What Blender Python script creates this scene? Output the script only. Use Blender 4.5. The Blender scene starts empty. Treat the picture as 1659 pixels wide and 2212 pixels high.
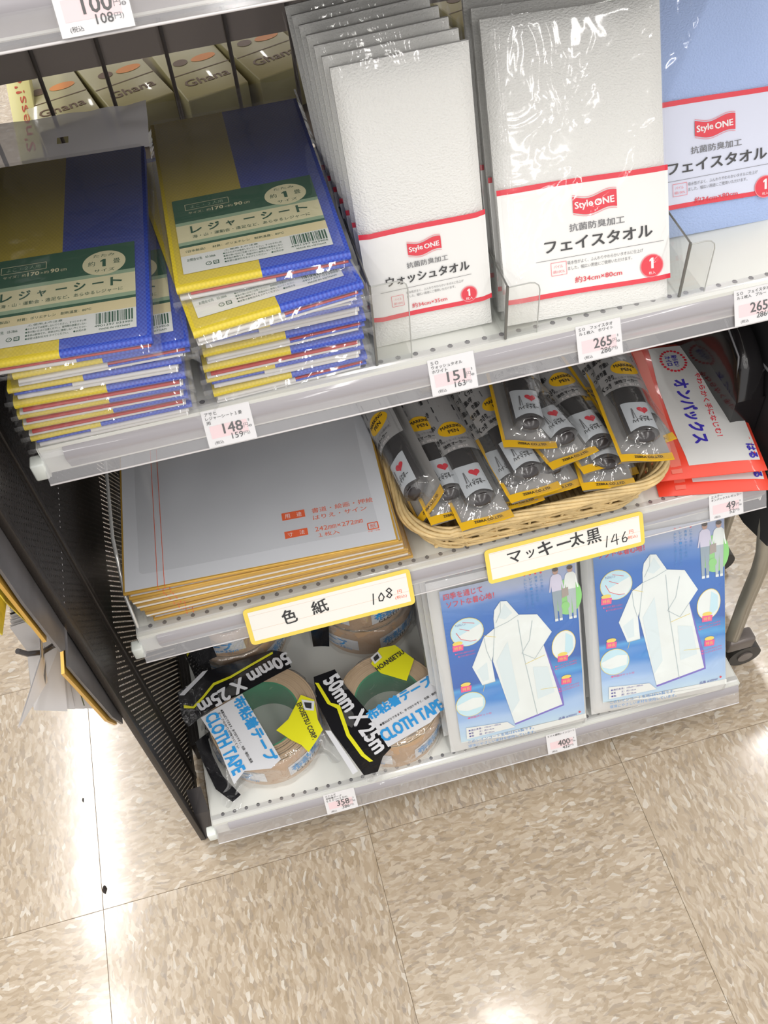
import bpy, bmesh, math, random
from mathutils import Vector, Matrix, Euler, noise

random.seed(7)
S = 0.001                                   # everything below is written in millimetres
R = math.radians
scene = bpy.context.scene
COL = scene.collection

# ------------------------------------------------------------------ camera, world, lamps, exposure
def rot3(yaw, tilt, roll):
    return (Matrix.Rotation(yaw, 3, 'Z') @ Matrix.Rotation(tilt, 3, 'X') @ Matrix.Rotation(roll, 3, 'Z'))

cam_d = bpy.data.cameras.new('camera')
cam = bpy.data.objects.new('camera', cam_d); COL.objects.link(cam)
cam.location = (143.74*S, -490.48*S, 1082.56*S)
cam.rotation_euler = rot3(-0.1591, 0.6595, -0.1111).to_euler()
cam_d.sensor_fit = 'VERTICAL'; cam_d.sensor_height = 24.0
cam_d.lens = 2082.7/2212*24.0
cam_d.clip_start = 0.02; cam_d.clip_end = 30
scene.camera = cam

scene.view_settings.view_transform = 'Standard'
scene.view_settings.look = 'None'
scene.view_settings.gamma = 1.0
scene.view_settings.use_curve_mapping = False
scene.view_settings.exposure = 0.0

world = bpy.data.worlds.new('store_air'); scene.world = world
world.use_nodes = True
wb = world.node_tree.nodes['Background']
wb.inputs[0].default_value = (0.95, 0.93, 0.92, 1); wb.inputs[1].default_value = 0.95

TUBE = 11.5
def tube_light(x, y, length, power):
    d = bpy.data.lights.new('ceiling_tube', 'AREA'); d.shape = 'RECTANGLE'
    d.size = 0.07; d.size_y = length; d.energy = power; d.color = (1.0, 0.975, 0.95)
    o = bpy.data.objects.new('ceiling_tube', d); COL.objects.link(o)
    o.location = (x*S, y*S, 2.7)
for lx in (-2260, -900, 460, 1820):
    for ly in (-5500, -4020, -2550, -1080, 1320, 2790):
        if lx == 460 and ly == -1080: tube_light(lx, -480, 1.2, TUBE)
        elif lx == 460 and ly == -2550: tube_light(lx, -1980, 1.2, TUBE)
        else: tube_light(lx, ly, 1.2, TUBE)
for lx in (-2260, -900, 1820): tube_light(lx, 120, 0.9, TUBE*.6)

# ------------------------------------------------------------------ materials
MATS = {}
def newmat(name):
    m = bpy.data.materials.new(name); m.use_nodes = True
    nt = m.node_tree; nt.nodes.clear()
    out = nt.nodes.new('ShaderNodeOutputMaterial')
    return m, nt, out
def mat(name, col, rough=0.5, metal=0.0, bump=0.0, bscale=300.0, stretch=(1,1,1), coat=0.0, var=0.0, vscale=40.0, trans=0.0, sheen=0.0, spec=0.5):
    if name in MATS: return MATS[name]
    m, nt, out = newmat(name)
    b = nt.nodes.new('ShaderNodeBsdfPrincipled'); nt.links.new(b.outputs[0], out.inputs[0])
    b.inputs['Base Color'].default_value = (*col, 1); b.inputs['Roughness'].default_value = rough
    b.inputs['Metallic'].default_value = metal; b.inputs['Coat Weight'].default_value = coat
    b.inputs['Coat Roughness'].default_value = 0.06
    b.inputs['Transmission Weight'].default_value = trans
    b.inputs['Sheen Weight'].default_value = sheen
    b.inputs['Specular IOR Level'].default_value = spec
    if bump or var:
        tc = nt.nodes.new('ShaderNodeTexCoord'); mp = nt.nodes.new('ShaderNodeMapping'); mp.inputs['Scale'].default_value = stretch
        nt.links.new(tc.outputs['Object'], mp.inputs[0])
    if bump:
        n = nt.nodes.new('ShaderNodeTexNoise'); n.inputs['Scale'].default_value = bscale; n.inputs['Detail'].default_value = 3
        nt.links.new(mp.outputs[0], n.inputs['Vector'])
        bp = nt.nodes.new('ShaderNodeBump'); bp.inputs['Strength'].default_value = bump; bp.inputs['Distance'].default_value = 0.002
        nt.links.new(n.outputs[0], bp.inputs['Height']); nt.links.new(bp.outputs[0], b.inputs['Normal'])
        if coat: nt.links.new(bp.outputs[0], b.inputs['Coat Normal'])
    if var:
        n = nt.nodes.new('ShaderNodeTexNoise'); n.inputs['Scale'].default_value = vscale; n.inputs['Detail'].default_value = 4
        nt.links.new(mp.outputs[0], n.inputs['Vector'])
        r = nt.nodes.new('ShaderNodeMapRange'); r.inputs[1].default_value = .3; r.inputs[2].default_value = .7
        r.inputs[3].default_value = 1-var; r.inputs[4].default_value = 1+var
        nt.links.new(n.outputs[0], r.inputs[0])
        h = nt.nodes.new('ShaderNodeHueSaturation'); h.inputs['Color'].default_value = (*col, 1)
        nt.links.new(r.outputs[0], h.inputs['Value']); nt.links.new(h.outputs[0], b.inputs['Base Color'])
    MATS[name] = m; return m
def film(name, haze=0.06, tint=(1,1,1), rough=0.07, bump=0.5, bscale=45.0, gloss=1.0, hcol=(.85,.86,.86), stretch=(1,1,1)):
    """clear packaging film: lets light through, reflects by its angle, a little milky"""
    if name in MATS: return MATS[name]
    m, nt, out = newmat(name)
    N = nt.nodes; Lk = nt.links
    tr = N.new('ShaderNodeBsdfTransparent'); tr.inputs[0].default_value = (*tint, 1)
    gl = N.new('ShaderNodeBsdfGlossy'); gl.inputs['Roughness'].default_value = rough
    df = N.new('ShaderNodeBsdfDiffuse'); df.inputs[0].default_value = (*hcol, 1)
    m1 = N.new('ShaderNodeMixShader'); m1.inputs[0].default_value = haze
    m2 = N.new('ShaderNodeMixShader')
    fr = N.new('ShaderNodeLayerWeight'); fr.inputs['Blend'].default_value = .5
    pw = N.new('ShaderNodeMath'); pw.operation = 'POWER'; pw.inputs[1].default_value = 4.0; Lk.new(fr.outputs['Facing'], pw.inputs[0])
    mu = N.new('ShaderNodeMath'); mu.operation = 'MULTIPLY_ADD'; mu.inputs[1].default_value = .5*gloss; mu.inputs[2].default_value = .07*gloss; mu.use_clamp = True
    tc = N.new('ShaderNodeTexCoord'); mp = N.new('ShaderNodeMapping'); mp.inputs['Scale'].default_value = stretch
    n = N.new('ShaderNodeTexNoise'); n.inputs['Scale'].default_value = bscale; n.inputs['Detail'].default_value = 2.5; n.inputs['Distortion'].default_value = 1.2
    n.inputs['Roughness'].default_value = 0.45
    bp = N.new('ShaderNodeBump'); bp.inputs['Strength'].default_value = bump; bp.inputs['Distance'].default_value = 0.004
    Lk.new(tc.outputs['Object'], mp.inputs[0]); Lk.new(mp.outputs[0], n.inputs['Vector']); Lk.new(n.outputs[0], bp.inputs['Height'])
    Lk.new(bp.outputs[0], gl.inputs['Normal']); Lk.new(bp.outputs[0], fr.inputs['Normal'])
    Lk.new(tr.outputs[0], m1.inputs[1]); Lk.new(df.outputs[0], m1.inputs[2])
    Lk.new(pw.outputs[0], mu.inputs[0]); Lk.new(mu.outputs[0], m2.inputs[0])
    Lk.new(m1.outputs[0], m2.inputs[1]); Lk.new(gl.outputs[0], m2.inputs[2]); Lk.new(m2.outputs[0], out.inputs[0])
    MATS[name] = m; return m
def weave_mat(name, col, col2):
    """woven polyethylene sheet: tiny over-under tape pattern"""
    m, nt, out = newmat(name); N = nt.nodes; Lk = nt.links
    b = N.new('ShaderNodeBsdfPrincipled'); b.inputs['Roughness'].default_value = .38
    tc = N.new('ShaderNodeTexCoord'); mp = N.new('ShaderNodeMapping'); mp.inputs['Scale'].default_value = (720, 520, 520)
    ck = N.new('ShaderNodeTexChecker'); ck.inputs['Scale'].default_value = 1
    ck.inputs[1].default_value = (*col, 1); ck.inputs[2].default_value = (*col2, 1)
    Lk.new(tc.outputs['Object'], mp.inputs[0]); Lk.new(mp.outputs[0], ck.inputs[0]); Lk.new(ck.outputs[0], b.inputs['Base Color'])
    bp = N.new('ShaderNodeBump'); bp.inputs['Strength'].default_value = .35; bp.inputs['Distance'].default_value = .0006
    Lk.new(ck.outputs['Fac'], bp.inputs['Height']); Lk.new(bp.outputs[0], b.inputs['Normal']); Lk.new(b.outputs[0], out.inputs[0])
    MATS[name] = m; return m

M_white = mat('shelf_white', (.70,.71,.67), .35)
M_fascia = mat('rail_backing', (.34,.325,.345), .3, coat=.4)
M_rail = film('rail_clear', haze=.13, rough=.12, bump=.03, bscale=8, gloss=1.3, hcol=(.8,.79,.82))
M_railend = mat('rail_end_white', (.74,.78,.74), .4)
M_hole = mat('hole_shade', (.01,.01,.01), .9)
M_black = mat('panel_black', (.021,.017,.015), .42, metal=.3, bump=.1, bscale=600)
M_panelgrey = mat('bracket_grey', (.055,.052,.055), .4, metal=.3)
M_outer = mat('hanging_pack_grey', (.13,.125,.13), .32, metal=.35, var=.25, vscale=30)
M_steel = mat('wire_steel', (.18,.16,.15), .35, metal=.8)
M_wire = mat('wire_dark', (.13,.115,.105), .4, metal=.4)
M_board = mat('back_board_brown', (.36,.31,.28), .5)
M_txt = mat('ink_black', (.03,.03,.032), .5)
M_txtg = mat('ink_grey', (.16,.16,.17), .5)
M_pink = mat('ink_pink', (.86,.66,.68), .5)
M_paper = mat('label_paper', (.80,.79,.80), .45)
M_red = mat('ink_red', (.72,.025,.05), .4)
M_redlt = mat('ink_red_light', (.80,.22,.25), .5)
M_orange = mat('ink_orange', (.80,.13,.04), .5)
M_logo = mat('ink_white', (.85,.80,.80), .45)
M_green = mat('ink_green', (.018,.095,.05), .4)
M_greenmid = mat('ink_green_mid', (.30,.42,.28), .45)
M_cream = mat('ink_cream', (.70,.66,.42), .45)
M_cream2 = mat('ink_cream_warm', (.72,.63,.37), .45)
M_offw = mat('print_white', (.72,.74,.71), .45)
M_yellow = mat('sheet_yellow', (.66,.52,.035), .36, bump=.15, bscale=350)
M_yel_w = weave_mat('sheet_yellow_weave', (.66,.52,.04), (.60,.47,.035))
M_blue_w = weave_mat('sheet_blue_weave', (.035,.065,.42), (.055,.11,.52))
M_blue = M_blue_w
M_sred = mat('sheet_red', (.42,.03,.03), .4)
M_silver = mat('sheet_silver_back', (.60,.59,.58), .4, bump=.2, bscale=90)
M_bag = film('packet_film', haze=.05, bump=.45, bscale=22, stretch=(1,1.6,1))
M_header = film('packet_header_film', haze=.8, bump=.5, bscale=14, rough=.2, hcol=(.78,.76,.79))
M_terry = mat('towel_terry', (.80,.80,.77), .9, bump=.6, bscale=600, stretch=(1,1.3,1), sheen=.3)
M_terryb = mat('towel_terry_blue', (.38,.50,.80), .9, bump=.6, bscale=600, stretch=(1,1.3,1), sheen=.3)
M_band = mat('towel_band_white', (.82,.82,.80), .4)
M_bandb = mat('towel_band_bluewhite', (.66,.69,.82), .4)
M_towfilm = film('towel_film', haze=.02, bump=.42, bscale=27, rough=.06, gloss=.5)
M_gold = mat('card_gold_edge', (.60,.36,.07), .32, metal=.35)
M_card = mat('card_paper', (.60,.62,.66), .5, var=.03, vscale=12)
M_cardw = mat('card_edge_white', (.75,.72,.66), .5)
M_cardfilm = film('card_film', haze=.02, bump=.12, bscale=10, rough=.1)
M_acryl = film('acrylic_clear', haze=.02, bump=0.0, rough=.04, gloss=.9, tint=(.97,.975,.97))
M_acryledge = mat('acrylic_edge', (.13,.13,.12), .2, spec=.8)
M_acrylshine = mat('acrylic_edge_shine', (.72,.72,.70), .1, metal=.5)
M_wick = mat('wicker', (.62,.46,.22), .45, bump=.5, bscale=260, stretch=(1,1,1), var=.22, vscale=55)
M_pen = mat('pen_barrel_black', (.030,.026,.027), .25, coat=.3)
M_pencap = mat('pen_cap_dark', (.035,.032,.034), .3)
M_penlab = mat('pen_label_white', (.64,.68,.72), .4)
M_penyel = mat('pouch_yellow', (.82,.48,.02), .35)
M_pouch = film('pouch_film', haze=.07, bump=.7, bscale=38, gloss=1.1, hcol=(.6,.62,.62))
M_pouchprint = film('pouch_print_grey', haze=.78, bump=.6, bscale=38, gloss=1.0, hcol=(.46,.455,.45))
M_pouchback = mat('pouch_back_grey', (.36,.35,.34), .4)
M_kraft = mat('tape_kraft', (.50,.33,.20), .45, var=.08, vscale=20)
M_kraftside = mat('tape_layers', (.56,.40,.24), .5)
M_core = mat('tape_core_green', (.02,.27,.12), .4)
M_tblack = mat('wrap_black', (.012,.012,.014), .22, coat=.5, bump=.3, bscale=60)
M_twhite = mat('wrap_white', (.70,.71,.74), .35)
M_tyel = mat('wrap_yellow', (.76,.74,.02), .35, coat=.3)
M_tblue = mat('wrap_blue', (.035,.32,.72), .4)
M_wrap = film('tape_film', haze=.09, bump=1.0, bscale=30, gloss=1.8, hcol=(.7,.7,.68))
M_rainpouch = mat('rain_pouch_white', (.66,.67,.66), .35, bump=.35, bscale=40, coat=.2)
M_rainfilm = film('rain_film', haze=.04, bump=.5, bscale=16, rough=.08, gloss=1.0)
M_coat = mat('coat_print_white', (.74,.79,.77), .45, var=.04, vscale=30)
M_coatln = mat('coat_print_line', (.42,.50,.52), .45)
M_coatsh = mat('coat_print_shade', (.64,.74,.76), .45)
M_purple = mat('print_purple', (.16,.12,.50), .45)
M_circ = mat('print_pale_blue', (.50,.72,.80), .45)
M_magenta = mat('print_magenta', (.80,.07,.25), .45)
M_pyel = mat('print_yellow', (.78,.62,.10), .45)
M_pblue = mat('print_blue', (.03,.25,.62), .45)
M_navy = mat('print_navy', (.03,.03,.30), .45)
M_skin = mat('print_skin', (.45,.27,.20), .5)
M_hair = mat('print_hair', (.05,.035,.03), .5)
M_pgreen = mat('print_green', (.25,.60,.20), .5)
M_lilac = mat('print_lilac', (.62,.60,.74), .5)
M_pgrey = mat('print_grey', (.28,.36,.42), .5)
M_warmred = mat('warmer_red', (.78,.06,.03), .35, coat=.3, bump=.2, bscale=25)
M_warmpink = mat('warmer_light_red', (.82,.20,.15), .4)
M_warmwhite = mat('warmer_white', (.66,.66,.65), .4)
M_wblue = mat('ink_violet_blue', (.05,.035,.42), .4)
M_tagy = mat('tag_yellow', (.78,.60,.10), .45)
M_tagp = mat('tag_paper', (.78,.77,.72), .5)
M_tagline = mat('tag_rule', (.70,.55,.45), .5)
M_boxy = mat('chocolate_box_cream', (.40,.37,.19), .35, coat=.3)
M_boxred = mat('box_ink_red', (.55,.08,.04), .4)
M_boxor = mat('box_ink_orange', (.70,.25,.04), .4)
M_boxbr = mat('box_ink_brown', (.12,.06,.02), .4)
M_bagblk = mat('bag_black', (.012,.011,.012), .18, coat=.4, bump=.15, bscale=20)
M_fabric = mat('fabric_black', (.014,.014,.016), .7)
M_tubechrome = mat('leg_tube_grey', (.34,.32,.27), .3, metal=.7)
M_rubber = mat('caster_rubber', (.03,.028,.026), .5)
M_hub = mat('caster_hub', (.16,.14,.13), .35, metal=.4)
M_pouchwhite = mat('soft_pouch_white', (.50,.50,.49), .35, bump=.5, bscale=30)
M_teal = mat('ink_teal', (.05,.35,.45), .45)
M_crumb = mat('crumb_dark', (.02,.014,.01), .7)
M_bookcard = mat('greeting_card_grey', (.42,.41,.41), .5)
M_bookimg = mat('greeting_card_picture', (.10,.12,.06), .5, var=.9, vscale=45)
M_bookyel = mat('greeting_card_yellow', (.62,.50,.05), .5, var=.7, vscale=40)
M_bookred = mat('greeting_card_rust', (.40,.14,.07), .5, var=.4, vscale=60)

# printed panel of the raincoat packet: a blue field fading to pale at top and foot (the print itself)
def rain_print():
    m, nt, out = newmat('rain_print_blue'); N = nt.nodes; Lk = nt.links
    b = N.new('ShaderNodeBsdfPrincipled'); b.inputs['Roughness'].default_value = .4
    tc = N.new('ShaderNodeTexCoord'); sp = N.new('ShaderNodeSeparateXYZ'); Lk.new(tc.outputs['Object'], sp.inputs[0])
    n = N.new('ShaderNodeTexNoise'); n.inputs['Scale'].default_value = 9; n.inputs['Detail'].default_value = 1
    mp = N.new('ShaderNodeMapping'); mp.inputs['Scale'].default_value = (.6, 3, 1); mp.inputs['Rotation'].default_value = (0,0,.3)
    Lk.new(tc.outputs['Object'], mp.inputs[0]); Lk.new(mp.outputs[0], n.inputs['Vector'])
    ad = N.new('ShaderNodeMath'); ad.operation = 'MULTIPLY_ADD'; ad.inputs[1].default_value = .09; ad.inputs[2].default_value = -.045
    Lk.new(n.outputs[0], ad.inputs[0])
    s = N.new('ShaderNodeMath'); s.operation = 'ADD'; Lk.new(sp.outputs['Y'], s.inputs[0]); Lk.new(ad.outputs[0], s.inputs[1])
    mr = N.new('ShaderNodeMapRange'); mr.inputs[1].default_value = .01; mr.inputs[2].default_value = .22; Lk.new(s.outputs[0], mr.inputs[0])
    cr = N.new('ShaderNodeValToRGB'); e = cr.color_ramp.elements
    e[0].position = 0; e[0].color = (.50,.66,.74,1); e[1].position = 1; e[1].color = (.36,.42,.56,1)
    for p, c in ((.16,(.36,.52,.76,1)), (.30,(.03,.22,.60,1)), (.36,(.06,.34,.68,1)), (.42,(.008,.10,.42,1)), (.72,(.010,.14,.50,1)), (.86,(.08,.22,.55,1)), (.93,(.30,.38,.62,1))):
        q = cr.color_ramp.elements.new(p); q.color = c
    Lk.new(mr.outputs[0], cr.inputs[0]); Lk.new(cr.outputs[0], b.inputs['Base Color']); Lk.new(b.outputs[0], out.inputs[0])
    return m
M_rain = rain_print()

# marbled vinyl floor tile: elongated chips running one way
def tile_mat():
    m, nt, out = newmat('vinyl_tile_chips'); N = nt.nodes; Lk = nt.links
    b = N.new('ShaderNodeBsdfPrincipled'); Lk.new(b.outputs[0], out.inputs[0]); b.inputs['Specular IOR Level'].default_value = .75
    tc = N.new('ShaderNodeTexCoord'); oi = N.new('ShaderNodeObjectInfo')
    off = N.new('ShaderNodeVectorMath'); off.operation = 'MULTIPLY_ADD'; off.inputs[1].default_value = (7.3,7.3,7.3)
    Lk.new(oi.outputs['Location'], off.inputs[0]); Lk.new(tc.outputs['Object'], off.inputs[2])
    nz = N.new('ShaderNodeTexNoise'); nz.inputs['Scale'].default_value = 38; nz.inputs['Detail'].default_value = 3
    Lk.new(off.outputs[0], nz.inputs['Vector'])
    wp = N.new('ShaderNodeVectorMath'); wp.operation = 'MULTIPLY_ADD'; wp.inputs[1].default_value = (.022,.016,0)
    Lk.new(nz.outputs['Color'], wp.inputs[0]); Lk.new(off.outputs[0], wp.inputs[2])
    def chips(scale, sx, sy):
        mp = N.new('ShaderNodeMapping'); mp.inputs['Scale'].default_value = (sx, sy, 0); Lk.new(wp.outputs[0], mp.inputs[0])
        v = N.new('ShaderNodeTexVoronoi'); v.inputs['Scale'].default_value = scale; Lk.new(mp.outputs[0], v.inputs['Vector'])
        s = N.new('ShaderNodeSeparateColor'); Lk.new(v.outputs['Color'], s.inputs[0]); return s
    a = chips(205, .55, 1.5)
    cr = N.new('ShaderNodeValToRGB'); cr.color_ramp.interpolation = 'CONSTANT'; e = cr.color_ramp.elements
    e[0].position = 0; e[0].color = (.445,.36,.265,1); e[1].position = .30; e[1].color = (.52,.435,.335,1)
    for p, c in ((.50,(.37,.29,.20,1)), (.64,(.60,.52,.42,1)), (.79,(.33,.275,.22,1)), (.87,(.56,.48,.39,1)), (.95,(.72,.69,.63,1))):
        cr.color_ramp.elements.new(p).color = c
    Lk.new(a.outputs[0], cr.inputs[0])
    a2 = chips(380, .55, 1.3)
    cr2 = N.new('ShaderNodeValToRGB'); cr2.color_ramp.interpolation = 'CONSTANT'; e = cr2.color_ramp.elements
    e[0].position = 0; e[0].color = (.49,.405,.295,1); e[1].position = .7; e[1].color = (.37,.30,.21,1)
    for p, c in ((.80,(.60,.53,.43,1)), (.93,(.33,.29,.25,1))): cr2.color_ramp.elements.new(p).color = c
    Lk.new(a2.outputs[1], cr2.inputs[0])
    mx = N.new('ShaderNodeMix'); mx.data_type = 'RGBA'; mx.inputs[0].default_value = .38
    dk = N.new('ShaderNodeMix'); dk.data_type = 'RGBA'; dk.blend_type = 'MULTIPLY'; dk.inputs[0].default_value = 1; dk.inputs[7].default_value = (.875,.865,.85,1)
    Lk.new(cr.outputs[0], mx.inputs[6]); Lk.new(cr2.outputs[0], mx.inputs[7]); Lk.new(mx.outputs[2], dk.inputs[6]); Lk.new(dk.outputs[2], b.inputs['Base Color'])
    b.inputs['Coat Weight'].default_value = .8; b.inputs['Coat Roughness'].default_value = .12
    n2 = N.new('ShaderNodeTexNoise'); n2.inputs['Scale'].default_value = 60; n2.inputs['Detail'].default_value = 4; Lk.new(off.outputs[0], n2.inputs['Vector'])
    mr = N.new('ShaderNodeMapRange'); mr.inputs[3].default_value = .09; mr.inputs[4].default_value = .24; Lk.new(n2.outputs[0], mr.inputs[0]); Lk.new(mr.outputs[0], b.inputs['Roughness'])
    bp = N.new('ShaderNodeBump'); bp.inputs['Strength'].default_value = .12; bp.inputs['Distance'].default_value = .001
    Lk.new(n2.outputs[0], bp.inputs['Height']); Lk.new(bp.outputs[0], b.inputs['Normal'])
    return m
M_tile = tile_mat()
M_grout = mat('tile_gap', (.33,.27,.20), .8)

# ------------------------------------------------------------------ mesh helpers (local units: mm)
_tc = {}
def text_mesh(s, bold):
    k = (s, bold)
    if k not in _tc:
        c = bpy.data.curves.new('t', 'FONT'); c.body = s; c.resolution_u = 2; c.size = 1
        if bold: c.offset = bold
        o = bpy.data.objects.new('t', c); COL.objects.link(o)
        bpy.context.view_layer.update()
        me = bpy.data.meshes.new_from_object(o.evaluated_get(bpy.context.evaluated_depsgraph_get()))
        vs = [(v.co.x, v.co.y) for v in me.vertices]; fs = [tuple(p.vertices) for p in me.polygons]
        bpy.data.objects.remove(o); bpy.data.curves.remove(c); bpy.data.meshes.remove(me)
        xs = [v[0] for v in vs]; ys = [v[1] for v in vs]
        x0, x1, y0, y1 = min(xs), max(xs), min(ys), max(ys)
        _tc[k] = ([((x-x0)/(x1-x0+1e-9), (y-y0)/(y1-y0+1e-9)) for x, y in vs], fs)
    return _tc[k]

def one(b, x, y, w, h, m, z):
    """a bold printed figure 1"""
    return b.poly([(x+w*.38,y),(x+w,y),(x+w,y+h),(x+w*.5,y+h),(x,y+h*.82),(x,y+h*.66),(x+w*.38,y+h*.74)], m, z)
class MB:
    def __init__(s): s.v = []; s.f = []; s.m = []; s.mats = []; s.sm = []
    def mi(s, m):
        if m not in s.mats: s.mats.append(m)
        return s.mats.index(m)
    def add(s, vs, fs, m, smooth=False):
        n = len(s.v); s.v += [tuple(v) for v in vs]; k = s.mi(m)
        for f in fs: s.f.append(tuple(i+n for i in f)); s.m.append(k); s.sm.append(smooth)
        return s
    def poly(s, pts, m, z=0.0):
        pts = [(p[0], p[1], p[2] if len(p) > 2 else z) for p in pts]
        return s.add(pts, [tuple(range(len(pts)))], m)
    def rect(s, x0, y0, x1, y1, m, z=0.0): return s.poly([(x0,y0),(x1,y0),(x1,y1),(x0,y1)], m, z)
    def ell(s, cx, cy, rx, ry, m, z=0.0, n=28, a=0.0):
        return s.poly([(cx+rx*math.cos(t)*math.cos(a)-ry*math.sin(t)*math.sin(a), cy+rx*math.cos(t)*math.sin(a)+ry*math.sin(t)*math.cos(a)) for t in [i*2*math.pi/n for i in range(n)]], m, z)
    def line(s, p, q, w, m, z=0.0):
        dx, dy = q[0]-p[0], q[1]-p[1]; l = math.hypot(dx, dy) or 1; nx, ny = -dy/l*w/2, dx/l*w/2
        return s.poly([(p[0]-nx,p[1]-ny),(q[0]-nx,q[1]-ny),(q[0]+nx,q[1]+ny),(p[0]+nx,p[1]+ny)], m, z)
    def pline(s, pts, w, m, z=0.0):
        for a, b in zip(pts, pts[1:]): s.line(a, b, w, m, z)
        return s
    def text(s, t, x, y, w, h, m, z=0.0, rot=0.0, bold=0.0, curve=None):
        vs, fs = text_mesh(t, 0); c, d = math.cos(rot), math.sin(rot)
        e = min(bold, .05)*.9*h
        for k, (ox, oy) in enumerate(((0,0),) if not bold else ((-e,-e*.6),(e,-e*.6),(-e,e*.6),(e,e*.6))):
            s.add([(x+ox+u*w*c-v*h*d, y+oy+u*w*d+v*h*c, z+.04*k) for u, v in vs], fs, m)
        return s
    def box(s, x0, x1, y0, y1, z0, z1, m, b=0.0):
        if b <= 0:
            vs = [(x,y,z) for x in (x0,x1) for y in (y0,y1) for z in (z0,z1)]
            return s.add(vs, [(0,1,3,2),(4,6,7,5),(0,4,5,1),(2,3,7,6),(0,2,6,4),(1,5,7,3)], m)
        bm = bmesh.new(); bmesh.ops.create_cube(bm, size=1)
        for v in bm.verts: v.co = ((x0+x1)/2+v.co.x*(x1-x0), (y0+y1)/2+v.co.y*(y1-y0), (z0+z1)/2+v.co.z*(z1-z0))
        bmesh.ops.bevel(bm, geom=bm.edges[:], offset=b, segments=2, affect='EDGES', profile=.5)
        bm.verts.index_update()
        s.add([v.co[:] for v in bm.verts], [tuple(v.index for v in f.verts) for f in bm.faces], m, True); bm.free(); return s
    def extr(s, prof, x0, x1, m, smooth=False, closed=False, caps=False):
        n = len(prof); vs = [(x0,*p) for p in prof]+[(x1,*p) for p in prof]
        rng = range(n if closed else n-1)
        fs = [(i, (i+1)%n, n+(i+1)%n, n+i) for i in rng]
        s.add(vs, fs, m, smooth)
        if caps: s.add(vs, [tuple(range(n))[::-1], tuple(range(n,2*n))], m)
        return s
    def tube(s, pts, r, m, n=8, closed=False, caps=True):
        P = [Vector(p) for p in pts]; rr = r if isinstance(r, (list, tuple)) else [r]*len(P)
        vs = []; up = Vector((0,0,1))
        prev = None
        for i, p in enumerate(P):
            if closed: t = P[(i+1)%len(P)]-P[i-1]
            else: t = P[min(i+1,len(P)-1)]-P[max(i-1,0)]
            t = t.normalized() if t.length else Vector((0,0,1))
            if prev is None:
                a = t.cross(up)
                if a.length < .05: a = t.cross(Vector((1,0,0)))
            else: a = prev - t*prev.dot(t)
            a.normalize(); prev = a; b = t.cross(a)
            for k in range(n):
                an = 2*math.pi*k/n; vs.append(p+(a*math.cos(an)+b*math.sin(an))*rr[i])
        L = len(P); fs = []
        for i in range(L if closed else L-1):
            j = (i+1)%L
            for k in range(n): fs.append((i*n+k, i*n+(k+1)%n, j*n+(k+1)%n, j*n+k))
        s.add(vs, fs, m, True)
        if caps and not closed: s.add(vs, [tuple(range(n))[::-1], tuple(range((L-1)*n, L*n))], m)
        return s
    def grid(s, fn, nu, nv, m, smooth=True, wrapu=False):
        vs = [fn(i/nu, j/nv) for j in range(nv+1) for i in range(nu+1)]
        fs = [(j*(nu+1)+i, j*(nu+1)+i+1, (j+1)*(nu+1)+i+1, (j+1)*(nu+1)+i) for j in range(nv) for i in range(nu)]
        return s.add(vs, fs, m, smooth)
    def puff(s, x0, x1, y0, y1, t, m, z=0.0, e=4.0, amp=0.0, fr=.03, nu=14, nv=20, seed=0.0, edge=0.12, bottom=True):
        """soft slab: flat on its underside, pillowed above, pinched to its edges, softly uneven"""
        def prof(a): return max(0.0, 1-abs(2*a-1)**e)
        def top(u, v):
            h = (prof(u)*prof(v))**.5
            x = x0+(x1-x0)*u; y = y0+(y1-y0)*v
            d = amp*noise.noise(Vector((x*fr, y*fr, seed)))*h
            return (x, y, z+t*(edge+(1-edge)*h)+d)
        s.grid(top, nu, nv, m)
        if bottom:
            s.grid(lambda u, v: (x0+(x1-x0)*(1-u), y0+(y1-y0)*v, z), nu, nv, m, False)
            n = 12
            per = [(i/nu,0) for i in range(nu)]+[(1,j/nv) for j in range(nv)]+[(1-i/nu,1) for i in range(nu)]+[(0,1-j/nv) for j in range(nv)]
            vs = []
            for u, v in per: p = top(u, v); vs += [p, (p[0], p[1], z)]
            L = len(per); s.add(vs, [(2*i, 2*i+1, 2*((i+1)%L)+1, 2*((i+1)%L)) for i in range(L)], m)
        return s
    def drape(s, pts, m, zf, cuts=2):
        bm = bmesh.new(); f = bm.faces.new([bm.verts.new((p[0], p[1], 0)) for p in pts])
        bmesh.ops.triangulate(bm, faces=[f])
        for _ in range(cuts): bmesh.ops.subdivide_edges(bm, edges=bm.edges[:], cuts=1, use_grid_fill=True); bmesh.ops.triangulate(bm, faces=bm.faces[:])
        bm.verts.index_update(); vs = [(v.co.x, v.co.y, zf(v.co.x, v.co.y)) for v in bm.verts]
        s.add(vs, [tuple(v.index for v in f.verts) for f in bm.faces], m, True); bm.free(); return s
    def xf(s, fn, start=0):
        for i in range(start, len(s.v)): s.v[i] = tuple(fn(*s.v[i]))
        return s
    def build(s, name, parent=None, **props):
        me = bpy.data.meshes.new(name)
        me.from_pydata([(a*S, b*S, c*S) for a, b, c in s.v], [], s.f)
        for m in s.mats: me.materials.append(m)
        me.polygons.foreach_set('material_index', s.m); me.polygons.foreach_set('use_smooth', s.sm); me.update()
        o = bpy.data.objects.new(name, me); COL.objects.link(o)
        if parent: o.parent = parent
        for k, v in props.items(): o[k] = v
        return o

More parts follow.
